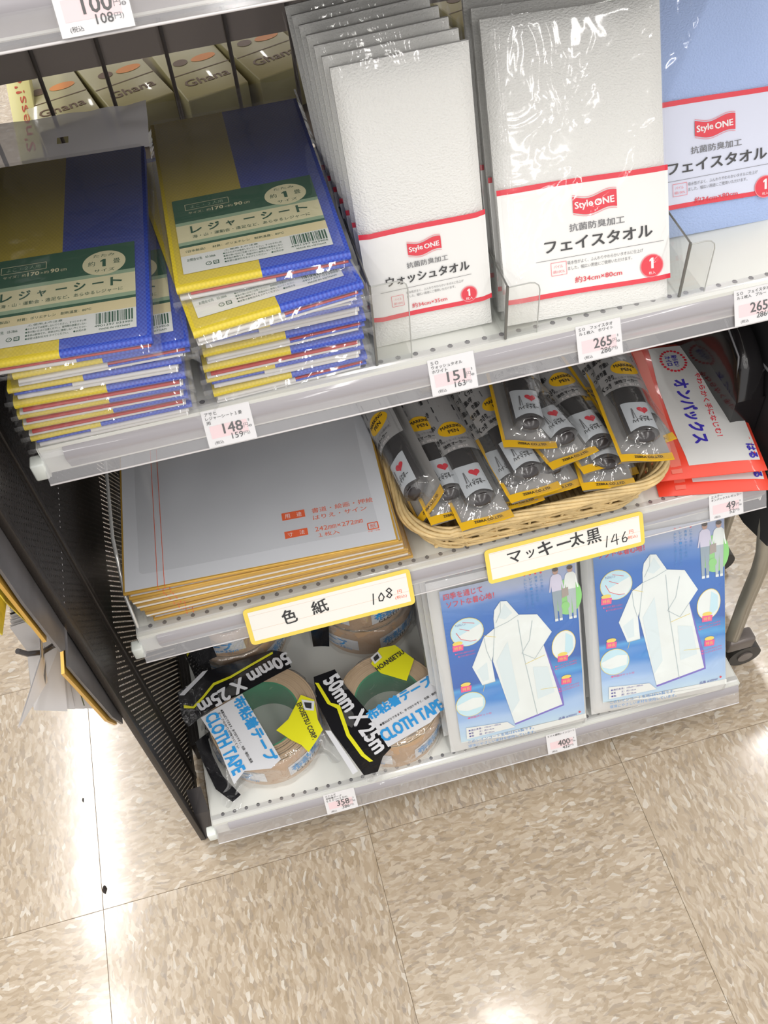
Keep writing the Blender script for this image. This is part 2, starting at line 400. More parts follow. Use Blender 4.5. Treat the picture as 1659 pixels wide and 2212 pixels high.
def pose(x, y, z, yaw=0, tilt=0, roll=0):
    return Matrix.Translation((x*S, y*S, z*S)) @ rot3(R(yaw), R(tilt), R(roll)).to_4x4()
def thing(name, label, cat, M=None, group=None):
    o = bpy.data.objects.new(name, None); COL.objects.link(o); o.empty_display_size = .02
    if M is not None: o.matrix_world = M
    return tag(o, label, cat, group)
def tag(o, label, cat, group=None):
    o['label'] = label; o['category'] = cat
    if group: o['group'] = group
    return o
def dup(root, M, label, group=None):
    r = root.copy(); COL.objects.link(r); r.matrix_world = M; r['label'] = label
    if group: r['group'] = group
    for ch in list(root.children):
        c = ch.copy(); COL.objects.link(c); c.parent = r
        for g in list(ch.children):
            d = g.copy(); COL.objects.link(d); d.parent = c
    return r

# ================================================================== THE SETTING: floor
floor_e = MB().box(-1900, 2600, -1300, 3400, -6, -1.2, M_grout).build('floor'); floor_e['kind'] = 'structure'
T = 303.0; tx, ty, tr = -154.0, -105.6, 0.0087
bmt = MB(); h = T/2-.12
bmt.add([(-h,-h,-1.2),(h,-h,-1.2),(h,h,-1.2),(-h,h,-1.2),(-h,-h,-.5),(h,-h,-.5),(h,h,-.5),(-h,h,-.5),(-h+.25,-h+.25,0),(h-.25,-h+.25,0),(h-.25,h-.25,0),(-h+.25,h-.25,0)],
        [(8,9,10,11),(4,5,9,8),(5,6,10,9),(6,7,11,10),(7,4,8,11),(0,1,5,4),(1,2,6,5),(2,3,7,6),(3,0,4,7)], M_tile)
tile0 = bmt.build('tile', floor_e)
first = True
for i in range(-5, 7):
    for j in range(-3, 10):
        o = tile0 if first else tile0.copy()
        if not first: COL.objects.link(o); o.parent = floor_e
        first = False
        cx, cy = (i+.5)*T, (j+.5)*T
        c, s_ = math.cos(tr), math.sin(tr)
        o.location = ((tx+c*cx-s_*cy)*S, (ty+s_*cx+c*cy)*S, 0)
        o.rotation_euler = (0, 0, tr + (0 if (i+j) % 2 == 0 else math.pi/2))

ceil_ = MB().box(-5000, 5500, -7500, 5500, 2780, 2800, mat('ceiling_white', (.80,.79,.77), .8)).build('ceiling'); ceil_['kind'] = 'structure'

# ================================================================== SHELVING
def shelf_board(zt, dy, x0, x1, depth, label, xtra=None):
    t = thing('shelf_board', label, 'shelf', pose(0, -dy, zt))
    b = MB()
    # top sheet with its row of peg holes near the front edge
    pitch = 13.03; yh = 12.2; hw = 2.1
    n = int((x1-x0-10)/pitch); off = x0+6
    ys = (3.0, yh-5, yh+5, depth)
    b.rect(x0, ys[0], x1, ys[1], M_white, 0); b.rect(x0, ys[2], x1, ys[3], M_white, 0)
    b.rect(x0, ys[1], off, ys[2], M_white, 0); b.rect(off+n*pitch, ys[1], x1, ys[2], M_white, 0)
    for k in range(n):
        cx = off+(k+.5)*pitch; a, d = pitch/2, 5
        outer = [(cx-a,yh-d),(cx,yh-d),(cx+a,yh-d),(cx+a,yh),(cx+a,yh+d),(cx,yh+d),(cx-a,yh+d),(cx-a,yh)]
        inner = [(cx+hw*math.cos(R(225+45*q)), yh+hw*math.sin(R(225+45*q))) for q in range(8)]
        vs = [(*p, 0) for p in outer]+[(*p, 0) for p in inner]+[(*p, -1.2) for p in inner]
        b.add(vs, [(q, (q+1)%8, 8+(q+1)%8, 8+q) for q in range(8)], M_white); b.add(vs, [(8+q, 8+(q+1)%8, 16+(q+1)%8, 16+q) for q in range(8)], M_hole)
    b.rect(off, yh-5, off+n*pitch, yh+5, M_hole, -1.25)  # black sheet and hole walls stand in for the shade inside the holes
    # folded front edge, underside pan and side cheeks
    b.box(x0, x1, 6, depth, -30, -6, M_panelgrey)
    b.extr([(3,0),(3,-26),(6,-28),(14,-28)], x0, x1, M_white, caps=False)
    b.box(x0-.8, x0+.2, 3, depth, -30, 0, M_white); b.box(x1-.2, x1+.8, 3, depth, -30, 0, M_white)
    b.build('board', t)
    # price rail: opaque backing and clear front channel
    f = MB(); f.extr([(5.4,-1.5),(1.4,-4.5),(-.9,-8),(-1.8,-11.5),(-1.2,-15),(.6,-18.5),(2.4,-22.5),(3.4,-26)], x0+16, x1-1, M_fascia, True)
    f.build('rail_backing', t)
    r = MB(); r.extr([(13,.9),(8.0,1.0),(5.4,-.6),(.2,-8.6),(-4.4,-17),(-8.6,-25.3),(-8.4,-26.2),(-7.6,-26.3),(-3.4,-17),(1.1,-9),(6.0,-1.6),(8.4,.3),(13,.4)], x0, x1, M_rail, False, closed=True, caps=True)
    r.tube([(x0,-8.4,-26.4),(x1,-8.4,-26.4)], .75, mat('rail_lip', (.62,.60,.60), .25), 6)
    r.build('price_rail', t, label='clear plastic price rail')
    e = MB(); e.box(x0-9, x0+1, -4, 7, -25, -9, M_railend, 1.5); e.build('rail_end_cap', t, label='pale end cap')
    return t
shelf_top = shelf_board(600, 0, -13, 597, 300, 'white shelf holding leisure sheets and towels, with 148 and 151 price labels')
shelf_mid = shelf_board(343, 0, -13, 597, 300, 'white shelf holding gold edged cards, pen basket and hand warmers')
shelf_low = shelf_board(69, 76, -13, 596, 376, 'lowest white shelf with cloth tape rolls and raincoat packets')
shelf_up = shelf_board(894, 0, -21, 597, 300, 'overhead shelf edge with 100 yen price label crossing top of the rack')

# side panel: perforated black sheet beside the shelves, standing outside their left ends
panel = thing('side_panel', 'black perforated metal side panel left of the shelves', 'panel', pose(-35, 0, 0))
b = MB(); py = 6.0; pz = 4.6
def perf(y0, y1, z0, z1):
    vs = []; fs = []
    ny = int((y1-y0)/py); nz = int((z1-z0)/pz)
    for j in range(nz):
        for i in range(ny):
            cy = y0+(i+.5)*py+(py/2 if j % 2 else 0); cz = z0+(j+.5)*pz; a, d = py/2, pz/2; hy, hz = .85, .7
            k = len(vs)
            vs += [(0,cy-a,cz-d),(0,cy+a,cz-d),(0,cy+a,cz+d),(0,cy-a,cz+d),(0,cy-hy,cz-hz*.4),(0,cy-hy*.4,cz-hz),(0,cy+hy*.4,cz-hz),(0,cy+hy,cz-hz*.4),(0,cy+hy,cz+hz*.4),(0,cy+hy*.4,cz+hz),(0,cy-hy*.4,cz+hz),(0,cy-hy,cz+hz*.4)]
            fs += [(k,k+1,k+6,k+5),(k+1,k+2,k+8,k+7),(k+1,k+7,k+6),(k+2,k+3,k+10,k+9),(k+2,k+9,k+8),(k+3,k,k+4,k+11),(k+3,k+11,k+10),(k,k+5,k+4)]
    b.add(vs, fs, M_black)
    b.box(-.4,.4,y0-3,y0+py*.6,z0,z1,M_black); b.box(-.4,.4,y1-py*1.1,y1+3,z0,z1,M_black)
perf(-52, 15, 20, 640); perf(22, 300, 20, 640)
b.box(-.5,.5,-52,300,640,960,M_black); b.box(-.5,.5,-52,-40,0,22,M_black); b.box(-.5,.5,280,300,0,22,M_black)
b.build('perforated_sheet', panel)
f = MB(); f.box(-3, 3, -61, -52, 5, 960, M_black, .8); f.build('front_frame', panel)
f = MB(); f.box(-1.5, 2.0, 14, 22, 5, 960, M_black, .6); f.build('centre_frame', panel)
f = MB(); f.box(-2, 2, 300, 312, 5, 960, M_black); f.box(-1, 1, -52, 300, 5, 22, M_black); f.build('rear_frame', panel)
f = MB(); f.add([(3,-60,5),(20,-64,28),(20,-55,66),(3,-52,60),(3,-38,95),(20,-40,100)], [(0,1,2,3),(3,2,5,4)], M_panelgrey)
f.build('foot_bracket', panel, label='dark grey bracket at the foot')

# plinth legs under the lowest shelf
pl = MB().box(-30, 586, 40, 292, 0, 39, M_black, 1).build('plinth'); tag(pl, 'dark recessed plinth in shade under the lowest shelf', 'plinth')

# wire grid back
grid_t = thing('wire_grid_back', 'dark wire grid closing the back of the rack', 'grid', pose(0, 303, 0))
for x in range(-17, 600, 51): MB().tube([(x,0,74),(x,0,960)], 1.9, M_wire, 6).build('wire', grid_t)
for z in (110, 260, 410, 560, 740, 860): MB().tube([(-33,3,z),(604,3,z)], 1.6, M_wire, 6).build('wire', grid_t)
tag(MB().box(-33, 604, 309, 312, 702, 890, M_board).build('back_board'), 'dark brown board seen behind the wire grid above the chocolate boxes', 'board')
tag(MB().box(-33, 604, 312, 314, 74, 560, M_board).build('lower_back_board'), 'dark board closing the rack behind the wire grid below the towels', 'board')

# opposite side: shelf with cream chocolate boxes
opp = thing('rear_shelf', 'dark shelf behind the wire grid carrying cream chocolate boxes', 'shelf', pose(0, 0, 0))
MB().box(10, 604, 316, 620, 594, 600, M_board).build('board', opp)
MB().box(-60, 604, 330, 640, 850, 860, M_board).build('shading_board', opp)  # unseen board added to keep direct light off the chocolate boxes
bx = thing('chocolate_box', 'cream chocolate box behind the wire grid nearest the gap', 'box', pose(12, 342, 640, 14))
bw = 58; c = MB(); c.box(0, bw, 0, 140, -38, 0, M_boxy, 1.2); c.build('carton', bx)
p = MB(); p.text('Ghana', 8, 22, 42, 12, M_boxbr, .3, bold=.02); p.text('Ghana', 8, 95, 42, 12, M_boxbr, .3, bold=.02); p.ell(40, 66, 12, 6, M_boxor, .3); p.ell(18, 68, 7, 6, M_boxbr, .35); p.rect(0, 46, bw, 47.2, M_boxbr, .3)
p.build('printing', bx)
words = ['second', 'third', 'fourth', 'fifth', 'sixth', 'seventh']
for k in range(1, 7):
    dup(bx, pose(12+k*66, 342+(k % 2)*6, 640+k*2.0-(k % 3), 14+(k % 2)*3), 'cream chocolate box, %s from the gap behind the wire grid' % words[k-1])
pk = thing('yellow_packet', 'pale yellow packet with red lettering beside the gap behind the grid', 'packet', pose(-12, 345, 606, 0, 24))
q = MB(); q.box(0, 21, 0, 108, 0, 14, mat('packet_pale_yellow', (.72,.68,.30), .4), 1); q.build('carton', pk)
q = MB(); q.text("S'ness!'d", 15, 8, 82, 8, M_boxred, 14.3, R(90)); q.build('printing', pk)

# ================================================================== PRICE LABELS
def price_label(x, z, y, lines, price, tax, label, side='8'):
    t = thing('price_label', label, 'price label', pose(x, y-.6, z+.4, 0, 60.5))
    w, hh = 34.6, 27.2
    MB().box(0, w, 0, hh, -.25, .25, M_paper).build('card', t)
    q = MB(); z0 = .35
    q.rect(3.4, 6.2, 30.2, 15.6, M_pink, z0)
    for k, l in enumerate(lines):
        n = len(l); q.text(l, 2.2, 23.2-3.2*k, min(31, n*2.9), 2.5, M_txt, z0+.05, bold=.006)
    wp = 4.6*len(price); q.text(price, 26.5-wp, 8.4, wp, 7.4, M_txt, z0+.1, bold=.025)
    q.text('円', 27.2, 9.6, 3.3, 3.2, M_txtg, z0+.1)
    wt = 2.7*len(tax); q.text(tax, 25.6-wt, 3.4, wt, 4.3, M_txt, z0+.1, bold=.012)
    q.text('円)', 26.2, 3.9, 4.4, 3.0, M_txtg, z0+.1)
    q.text('(税込', 4.6, 1.4, 6.4, 2.8, M_txt, z0+.1)
    q.text(side, 31.0, 13.6, 1.0, 2.0, M_txtg, z0+.1); q.ell(31.9, 10.2, 1.1, .9, M_txtg, z0+.1, 10); q.text('8', 31.5, 9.6, .8, 1.2, M_paper, z0+.15)
    q.build('printing', t)
    f = MB(); f.box(-.6, w+.6, -.6, hh+.6, .6, .75, film('label_cover', haze=.02, bump=.05, bscale=12, rough=.15)); f.build('clear_cover', t)
    return t
price_label(100.9, 575.2, -9.6, ['アサヒ', 'レジャーシート１畳', '用'], '148', '159', 'white and pink price label reading 148 yen under the leisure sheets')
price_label(266.1, 575.2, -9.6, ['ＳＯ', 'ウォッシュタオル', 'ホワイト'], '151', '163', 'white and pink price label reading 151 yen under the wash towels')
price_label(378.5, 575.2, -9.6, ['ＳＯ　フェイスタオ', 'ル１枚入　ホワイト'], '265', '286', 'price label reading 265 yen under the white face towel')
price_label(502.5, 575.2, -9.6, ['ＳＯ　フェイスタオ', 'ル１枚入　ブルー'], '265', '286', 'price label reading 265 yen in front of the blue towel')
price_label(108.9, 45.0, -85.6, ['ニトムズ', '布粘着テープ', '５０ミリ×２５ｍ'], '358', '386', 'price label reading 358 yen below the cloth tape rolls')
price_label(364.2, 45.0, -85.6, ['ＥＶＡ透明レインコート'], '400', '432', 'price label reading 400 yen below the raincoat packets')
price_label(537.1, 318.4, -9.6, ['エステー', 'オンパックスレギュラー'], '49', '52', 'price label reading 49 yen below the red hand warmers')
price_label(93.5, 869.2, -9.6, ['菓子各種'], '100', '108', 'price label reading 100 yen on the overhead shelf edge')

# ================================================================== HAND-WRITTEN TAGS
def hand_tag(M, label, draw, w=157, hh=39):
    t = thing('handwritten_tag', label, 'price tag', M)
    c = MB(); r = 4; pts = []
    for cx, cy, a0 in ((w-r, r, -90), (w-r, hh-r, 0), (r, hh-r, 90), (r, r, 180)):
        pts += [(cx+r*math.cos(R(a0+a)), cy+r*math.sin(R(a0+a))) for a in (0, 30, 60, 90)]
    n = len(pts)
    c.add([(*p, 0) for p in pts]+[(*p, .6) for p in pts], [tuple(range(n))[::-1], tuple(range(n, 2*n))]+[(i, (i+1)%n, n+(i+1)%n, n+i) for i in range(n)], M_tagy)
    c.build('card', t, label='yellow bordered card')
    q = MB(); q.rect(4, 4, w-4, hh-4, M_tagp, .75); q.line((4, 15.5), (w-4, 15.5), .35, M_tagline, .8); q.line((4, 31), (w-4, 31), .3, M_tagline, .8)
    q.text('円', w-15, 15.5, 4, 4, M_orange, .9); q.text('(税込)', w-18, 9.5, 11, 4, M_orange, .9)
    q.build('paper_insert', t)
    k = MB(); n2 = MB(); draw(k, n2); k.build('handwriting', t); n2.build('price_figures', t)
    return t
def strokes(k, L, w=1.3):
    for st in L: k.pline(st, w, M_txt, 1.0); [k.ell(p[0], p[1], w/2, w/2, M_txt, 1.0, 8) for p in st]
def draw1(k, n):
    k.text('色', 34, 13, 13, 15, M_txt, 1.0, R(4), .02); k.text('紙', 62, 15.5, 15, 14, M_txt, 1.0, R(4), .02)
    strokes(n, [[(118,11),(119.5,22)], [(127,21),(124,17),(124,13),(127,12.5),(129,16),(127,21)], [(134,13.5),(131.5,16),(137,21),(135,24),(132,22),(136.5,16),(134,13.5)]], 1.1)
def draw2(k, n):
    k.text('マ', 22, 16, 13, 11, M_txt, 1.0, R(3), .02); k.text('ッ', 40, 17, 8, 8, M_txt, 1.0, R(3), .02); k.text('キ', 52, 15, 14, 15, M_txt, 1.0, R(3), .02)
    k.text('ー', 70, 22, 14, 2, M_txt, 1.0, R(3), .03); k.text('太', 84, 17, 13, 14, M_txt, 1.0, R(3), .02); k.text('黒', 100, 15, 14, 15, M_txt, 1.0, R(3), .015)
    strokes(n, [[(118,8),(120,19)], [(127,19),(123.5,12),(131,13)], [(129,19),(129,8)], [(138,19),(134.5,13),(135,9),(138,8.5),(139.5,11.5),(137.5,13.5),(134.8,12)]], 1.0)
hand_tag(pose(83.3, -16.0, 313.0, .3, 64), 'yellow edged handwritten tag reading 108 below the gold edged cards', draw1)
hand_tag(pose(312.0, -15.5, 314.5, .3, 61), 'yellow edged handwritten tag reading 146 below the wicker basket', draw2, 157, 36)

# ================================================================== LEISURE SHEET PACKETS
def sheet_packet(label, M, kind, labelled=True):
    t = thing('leisure_sheet_packet', label, 'packet', M, 'packets of folded leisure sheets')
    W_, D = 111, 201; bd = (54, 56, 48, 60)[kind]
    def slab(name, x0, x1, z0, z1, m, y0=0, lab=None, y1=D):
        b = MB(); r = (z1-z0)/2; prof = [(y1, z0), (y0+r, z0)]+[(y0+r-r*math.sin(R(a)), (z0+z1)/2-r*math.cos(R(a))) for a in (30, 60, 90, 120, 150)]+[(y0+r, z1), (y1, z1)]
        b.extr(prof, x0, x1, m, True, closed=True, caps=True)
        # faint sag along the fold
        b.xf(lambda x, y, z: (x, y, z+.7*noise.noise(Vector((x*.03, y*.02, z0+kind)))-z0*0))
        return b.build(name, t, **({'label': lab} if lab else {}))
    # faces: z = 0 is the packet's upper face, layers go down
    tt = (5.8, 5.6, 4.6, 6.4)[kind]
    slab('yellow_panel', 0, bd, -tt, 0, M_yel_w, lab='yellow woven panel'); slab('blue_panel', bd, W_, -tt, -.05, M_blue_w, lab='blue woven panel')
    if kind == 0:
        slab('red_layer', 8, W_-2, -tt-1.8, -tt, M_sred, .6); slab('silver_layer', 1, 62, -11.1, -tt-1.8, M_silver, .8); slab('lower_blue_layer', 62, W_-1, -11.1, -tt-1.8, M_blue_w, 1.2)
    elif kind == 1:
        slab('silver_layer', 2, 58, -8.4, -tt, M_silver, -.6); slab('red_layer', 58, W_-4, -tt-1.4, -tt, M_sred, .4); slab('lower_blue_layer', 58, W_-1, -8.8, -tt-1.4, M_blue_w, 0); slab('lower_silver_layer', 1, W_-6, -11.1, -8.8, M_silver, .3)
    elif kind == 2:
        slab('blue_layer', 3, 40, -tt-2, -tt, M_blue_w, .2); slab('silver_layer', 40, W_-3, -7.6, -tt, M_silver, -.5); slab('lower_silver_layer', 4, W_-4, -11.1, -7.6, M_silver, .2)
    else:
        slab('red_layer', 4, W_-5, -tt-2.4, -tt, M_sred, -.2); slab('silver_layer', 1, W_-3, -11.1, -tt-2.4, M_silver, .3)
    if labelled:
        q = MB(); z = .75
        q.rect(6.3, 12.2, 102.2, 30.5, M_offw, z); q.rect(6.3, 30.5, 102.2, 39.5, M_cream2, z); q.rect(6.3, 39.5, 102.2, 42.0, M_green, z)
        q.rect(6.3, 42, 102.2, 45.5, M_greenmid, z); q.rect(6.3, 45.5, 102.2, 64, M_cream, z); q.rect(6.3, 64, 102.2, 67.5, M_greenmid, z); q.rect(6.3, 67.5, 102.2, 94.5, M_green, z)
        z = .95
        q.ell(82, 77, 14.2, 11.8, M_cream, z, 32); q.text('たたみ', 75, 83, 14, 2.8, M_green, z+.1); q.text('約', 71.5, 75, 4.6, 4.6, M_green, z+.1); one(q, 79.6, 73.3, 3.6, 7.2, M_green, z+.1); q.text('畳', 88, 75, 4.6, 4.6, M_green, z+.1); q.text('サイズ', 75.5, 68.2, 13.5, 3.0, M_green, z+.1)
        for a, b2 in (((14.5,80.5),(44,80.5)),((14.5,87),(44,87)),((14.5,80.5),(14.5,87)),((44,80.5),(44,87))): q.line(a, b2, .35, M_cream, z)
        q.text('よこ・２人用', 18, 82, 22, 3.6, M_greenmid, z); q.text('サイズ：約', 16, 75.5, 15, 2.6, M_cream, z); q.text('170', 32, 75.2, 7.5, 3.6, M_cream, z, bold=.03); q.text('×約', 40.5, 75.4, 5.4, 2.6, M_cream, z); q.text('90', 47, 75.2, 5.5, 3.6, M_cream, z, bold=.03); q.text('cm', 53.5, 75.2, 4, 2.2, M_cream, z)
        for k, ch in enumerate('レジャーシート'): q.text(ch, 15.5+k*11.8, 53.8 if ch != 'ー' else 57.4, 7.2 if ch != 'ャ' else 5.6, (7.6 if ch != 'ー' else 1.2) if ch != 'ャ' else 5.8, M_green, z, bold=.03)
        q.text('海・山・運動会・遠足など、あらゆるレジャーに', 16, 48, 78, 3.4, M_green, z)
        q.text('（日本製品）　材質：ポリエチレン　耐熱温度：80℃', 10, 33.5, 64, 2.6, M_green, z)
        q.text('⚠使用上の注意', 34, 27.4, 22, 2.0, M_green, z)
        for k, l in enumerate(('●火のそばでは使用しないでください。すべりやすい所', '●風の強い日はご注意ください。長時間の放置はしない', '●本品は敷物です。用途以外に使用しないでください', '●保管は直射日光をさけてください。　●幼児の手')): q.text(l, 33, 24.4-k*2.9, 38, 1.9, M_green, z)
        q.text('お問合せ先　03-3866', 10, 24, 18, 3.0, M_green, z); q.ell(23, 18.4, 1.9, 1.9, M_green, z, 12); q.ell(23, 18.4, 1.4, 1.4, M_offw, z+.05, 12); q.rect(26, 16.6, 29.6, 20.2, M_green, z); q.rect(26.6, 17.2, 29, 19.6, M_offw, z+.05); q.text('プ', 22, 17.4, 2, 2, M_green, z+.1); q.text('紙', 26.9, 17.5, 1.8, 1.8, M_green, z+.1)
        x = 77.0; rr = random.Random(3)
        while x < 100: w = rr.choice((.35,.35,.7,1.0)); q.rect(x, 19.8, x+w, 29.4, M_green, z); x += w+rr.choice((.35,.5,.8))
        q.text('4901397 033905', 76, 17.2, 24, 1.7, M_green, z); q.text('MADE IN VIETNAM', 79, 14.2, 19, 1.5, M_green, z)
        q.build('printed_label', t)
    # film bag
    f = MB()
    f.grid(lambda u, v: (-4+(W_+8)*u, -4+(D+6)*v, 1.25+.35*noise.noise(Vector((u*5, v*7, kind*3.1)))-(9 if u in (0.,1.) else 0)-(8 if v == 0 else 0)), 16, 22, M_bag)
    f.grid(lambda u, v: (-4+(W_+8)*u, -4-1.2*math.sin(math.pi*v)+noise.noise(Vector((u*9, v*2, kind)))*1.2, -6.8-4.2*v), 16, 2, M_bag)
    f.build('film_bag', t)
    return t
LP = (-22.4, -9.1, 690.2, -4.8, 2.9); RP = (109.3, 5.2, 704.5, -.9, -.9)
def hdr(t, LH, hole, m=None):
    """the clear header of the bag beyond the sheet, with its hanging hole"""
    f = MB(); n = 14
    f.grid(lambda u, v: (-4+119*u, 201+LH*v, -1+5*abs(noise.noise(Vector((u*3.2, v*1.6, 5))))*v+4*v), 28, 14, m or M_header)
    if hole:
        keep = []
        for fi, fc in enumerate(f.f):
            cx = sum(f.v[i][0] for i in fc)/4; cy = sum(f.v[i][1] for i in fc)/4
            if not (abs(cx-50) < 4.4 and abs(cy-201-LH*.45) < 3.6): keep.append(fi)
        f.f = [f.f[i] for i in keep]; f.m = [f.m[i] for i in keep]; f.sm = [f.sm[i] for i in keep]
    f.build('bag_header', t, label='milky film header')
topL = sheet_packet('yellow and blue leisure sheet packet topmost of the left stack', pose(*LP), 0); hdr(topL, 50, True)
topR = sheet_packet('yellow and blue leisure sheet packet topmost of the stack beside the towels', pose(*RP), 0); hdr(topR, 24, False, M_bag)
protos = [sheet_packet('p', pose(0,0,0), k) for k in (1, 2, 3)]
used = set()
def put(k, M, lab):
    if k not in used: used.add(k); o = protos[k]; o.matrix_world = M; o['label'] = lab; return o
    return dup(protos[k], M, lab)
ordw = ['lowest', 'second from the shelf', 'third from the shelf', 'fourth from the shelf', 'fifth from the shelf', 'sixth from the shelf', 'next to the top']
NL = 6
for k in range(NL):
    f = k/NL; z = 612.2+k*12.96
    x = -13+f*5+(8 if k == NL-1 else 0)+random.uniform(-2, 2); y = 3-f*14+random.uniform(-1.5, 1.5)
    lab = 'leisure sheet packet, %s in the left stack' % (ordw[k] if k < NL-1 else ordw[-1])
    put((1, 2, 0, 2, 1, 0)[k] if k != 2 else 2, pose(x, y, z, -1-3*f+random.uniform(-1,1), 2.9*f+.2), lab)
NR = 7
for k in range(NR):
    f = k/NR; z = 612.2+k*13.18
    if k == NR-1: M = pose(113.5, -23, z-.3, 6.2, -.65)
    else: M = pose(113+random.uniform(-2.0, 2.0), 6-f*4+random.uniform(-2, 1.5), z, random.uniform(-1.5, 1.8), -.7*f)
    put((0, 1, 2, 0, 1, 0, 0)[k], M, 'leisure sheet packet, %s in the stack beside the towels' % ordw[k if k < NR-1 else 6])

# ================================================================== TOWELS
def towel(M, label, W_, H_, terry, band, v0, v1, kind, group):
    t = thing('packed_towel', label, 'towel', M, group)
    b = MB(); b.puff(0, W_, 0, H_, 10, terry, z=-11.6, e=7, amp=.7, fr=.035, seed=W_, edge=.35, nu=16, nv=24); b.build('folded_towel', t)
    def zt(x, y):
        return -.9
    q = MB()
    def strip(y0, y1, m, z): q.grid(lambda u, v: (W_*u-.4+.8*u, y0+(y1-y0)*v+.5*math.sin(u*5), z-(2.6 if u in (0.,1.) else 0)), 12, 2, m)
    strip(v0, v1, band, -.6); strip(v1-1, v1+2.6, M_red, -.4); strip(v0-2.4, v0+1, M_red, -.4)
    z = .1
    if kind == 'face':
        lx, ly, lw, lh = 52.5, 70.5, 32.5, 13; t1 = (49, 59.8, 41, 5.2); name = 'フェイスタオル'; t2 = (30, 47.6, 80.5, 8.6); ln = (22.5, 42.6, 119, 43.2)
        sm = (46.2, 33.6, 57, 2.6); cs = (109.4, 26.8, 8.2, 7.6); sz = (51, 23.8, 35.5, 4.4, '約34cm×80cm'); bx_ = (33.8, 31.4, 11.4, 9)
    else:
        lx, ly, lw, lh = 30.8, 67.4, 23.4, 10.2; t1 = (28.8, 59.2, 29, 4.2); name = 'ウォッシュタオル'; t2 = (13, 48.8, 59, 7.0); ln = (8, 45.2, 73, 45.2)
        sm = (26, 37.6, 41, 2.0); cs = (70, 30.6, 5.3, 5.4); sz = (28.8, 29.2, 25.2, 3.6, '約34cm×35cm'); bx_ = (15, 33, 8.4, 8)
    N_ = 14; top = []; bot = []
    for i in range(N_+1):
        u = i/N_; wv = lh*.12*math.sin(2*math.pi*(u-.1))
        top.append((lx+lw*u, ly+lh*.88-wv+lh*.06*u)); bot.append((lx+lw*u, ly+lh*.06-wv))
    q.add([(*p, z) for p in bot]+[(*p, z) for p in top], [(i, i+1, N_+2+i, N_+1+i) for i in range(N_)], M_red)
    q.pline([(p[0], p[1]+1.0) for p in top], .35, M_redlt, z); q.pline([(p[0], p[1]-1.0) for p in bot], .35, M_redlt, z)
    q.text('Style', lx+lw*.05, ly+lh*.20, lw*.40, lh*.46, M_logo, z+.1, R(3), .03); q.text('ONE', lx+lw*.50, ly+lh*.32, lw*.44, lh*.34, M_logo, z+.1, R(3), .05)
    q.text('抗菌防臭加工', *t1, M_txtg, z, 0, .01); q.text(name, *t2, M_txt, z, 0, .03)
    q.line(ln[:2], ln[2:], .3, M_txtg, z)
    q.text('吸水性がよく、ふんわりやわらかいタオルに仕上げ', sm[0], sm[1]+sm[3]*1.5, sm[2], sm[3], M_txtg, z); q.text('ました。幅広い用途にご使用いただけます。', sm[0], sm[1], sm[2]*.85, sm[3], M_txtg, z)
    q.text(sz[4], *sz[:4], M_red, z, 0, .01)
    q.ell(cs[0], cs[1], cs[2]+.7, cs[3]+.7, M_redlt, z); q.ell(cs[0], cs[1], cs[2], cs[3], M_red, z+.05); one(q, cs[0]-cs[2]*.22, cs[1]-cs[3]*.25, cs[2]*.38, cs[3]*1.0, M_logo, z+.15); q.text('枚入', cs[0]-2.6, cs[1]-cs[3]*.8, 5.2, 2.2, M_logo, z+.15)
    X, Y, w2, h2 = bx_
    for a, c2 in (((X,Y),(X+w2,Y)),((X+w2,Y),(X+w2,Y+h2)),((X+w2,Y+h2),(X,Y+h2)),((X,Y+h2),(X,Y))): q.line(a, c2, .35, M_redlt, z)
    q.text('パイル', X+2, Y+h2*.55, w2*.6, h2*.25, M_redlt, z); q.text('綿100%', X+1.3, Y+h2*.15, w2*.75, h2*.25, M_redlt, z)
    q.build('printed_band', t, label='white band with red edges and black lettering')
    f = MB(); f.grid(lambda u, v: (-2.5+(W_+5)*u, -1+(H_+7)*v, 1.0+.5*noise.noise(Vector((u*4, v*6, W_*.1)))-(11.4 if u in (0.,1.) else 0)-(8 if v in (0.,) else 0)-(4 if v == 1 else 0)), 20, 30, M_towfilm)
    f.build('film_bag', t)
    return t
w0 = towel(pose(234.7, 18.9, 602.4, -2.6, 76.4, 1.8), 'white wash towel frontmost, with its whole red edged band showing', 86.5, 193, M_terry, M_band, 25.5, 86, 'wash', 'white wash towels in a leaning row')
wl = ['second', 'third', 'fourth', 'fifth', 'sixth', 'seventh']
for k in range(1, 7):
    dup(w0, pose(234.9-.5*k, 18.9+14.6*k, 602.4, -2.6, 76.4-.35*k, 1.8+.4*k), 'white wash towel, %s from the front of the leaning row' % wl[k-1])
f0 = towel(pose(329.6, 6.8, 609.2, .6, 59.8, -3), 'large white face towel in front, its red lettered band fully showing', 124.5, 201, M_terry, M_band, 18.2, 92, 'face', 'white face towels')
for k in range(1, 3): dup(f0, pose(329.6-.5*k, 6.8+16.5*k, 609.2, .6, 59.8-.2*k, -3), 'white face towel, %s from the front of its row' % wl[k-1])
bl = towel(pose(449, 66.0, 607.6, 0.5, 60.8, -2), 'pale blue face towel in front of its pair', 125, 200, M_terryb, M_bandb, 24, 96, 'face', 'pale blue face towels')
dup(bl, pose(448, 83.5, 607.6, 0.5, 60.6, -2), 'pale blue face towel behind the other blue one')

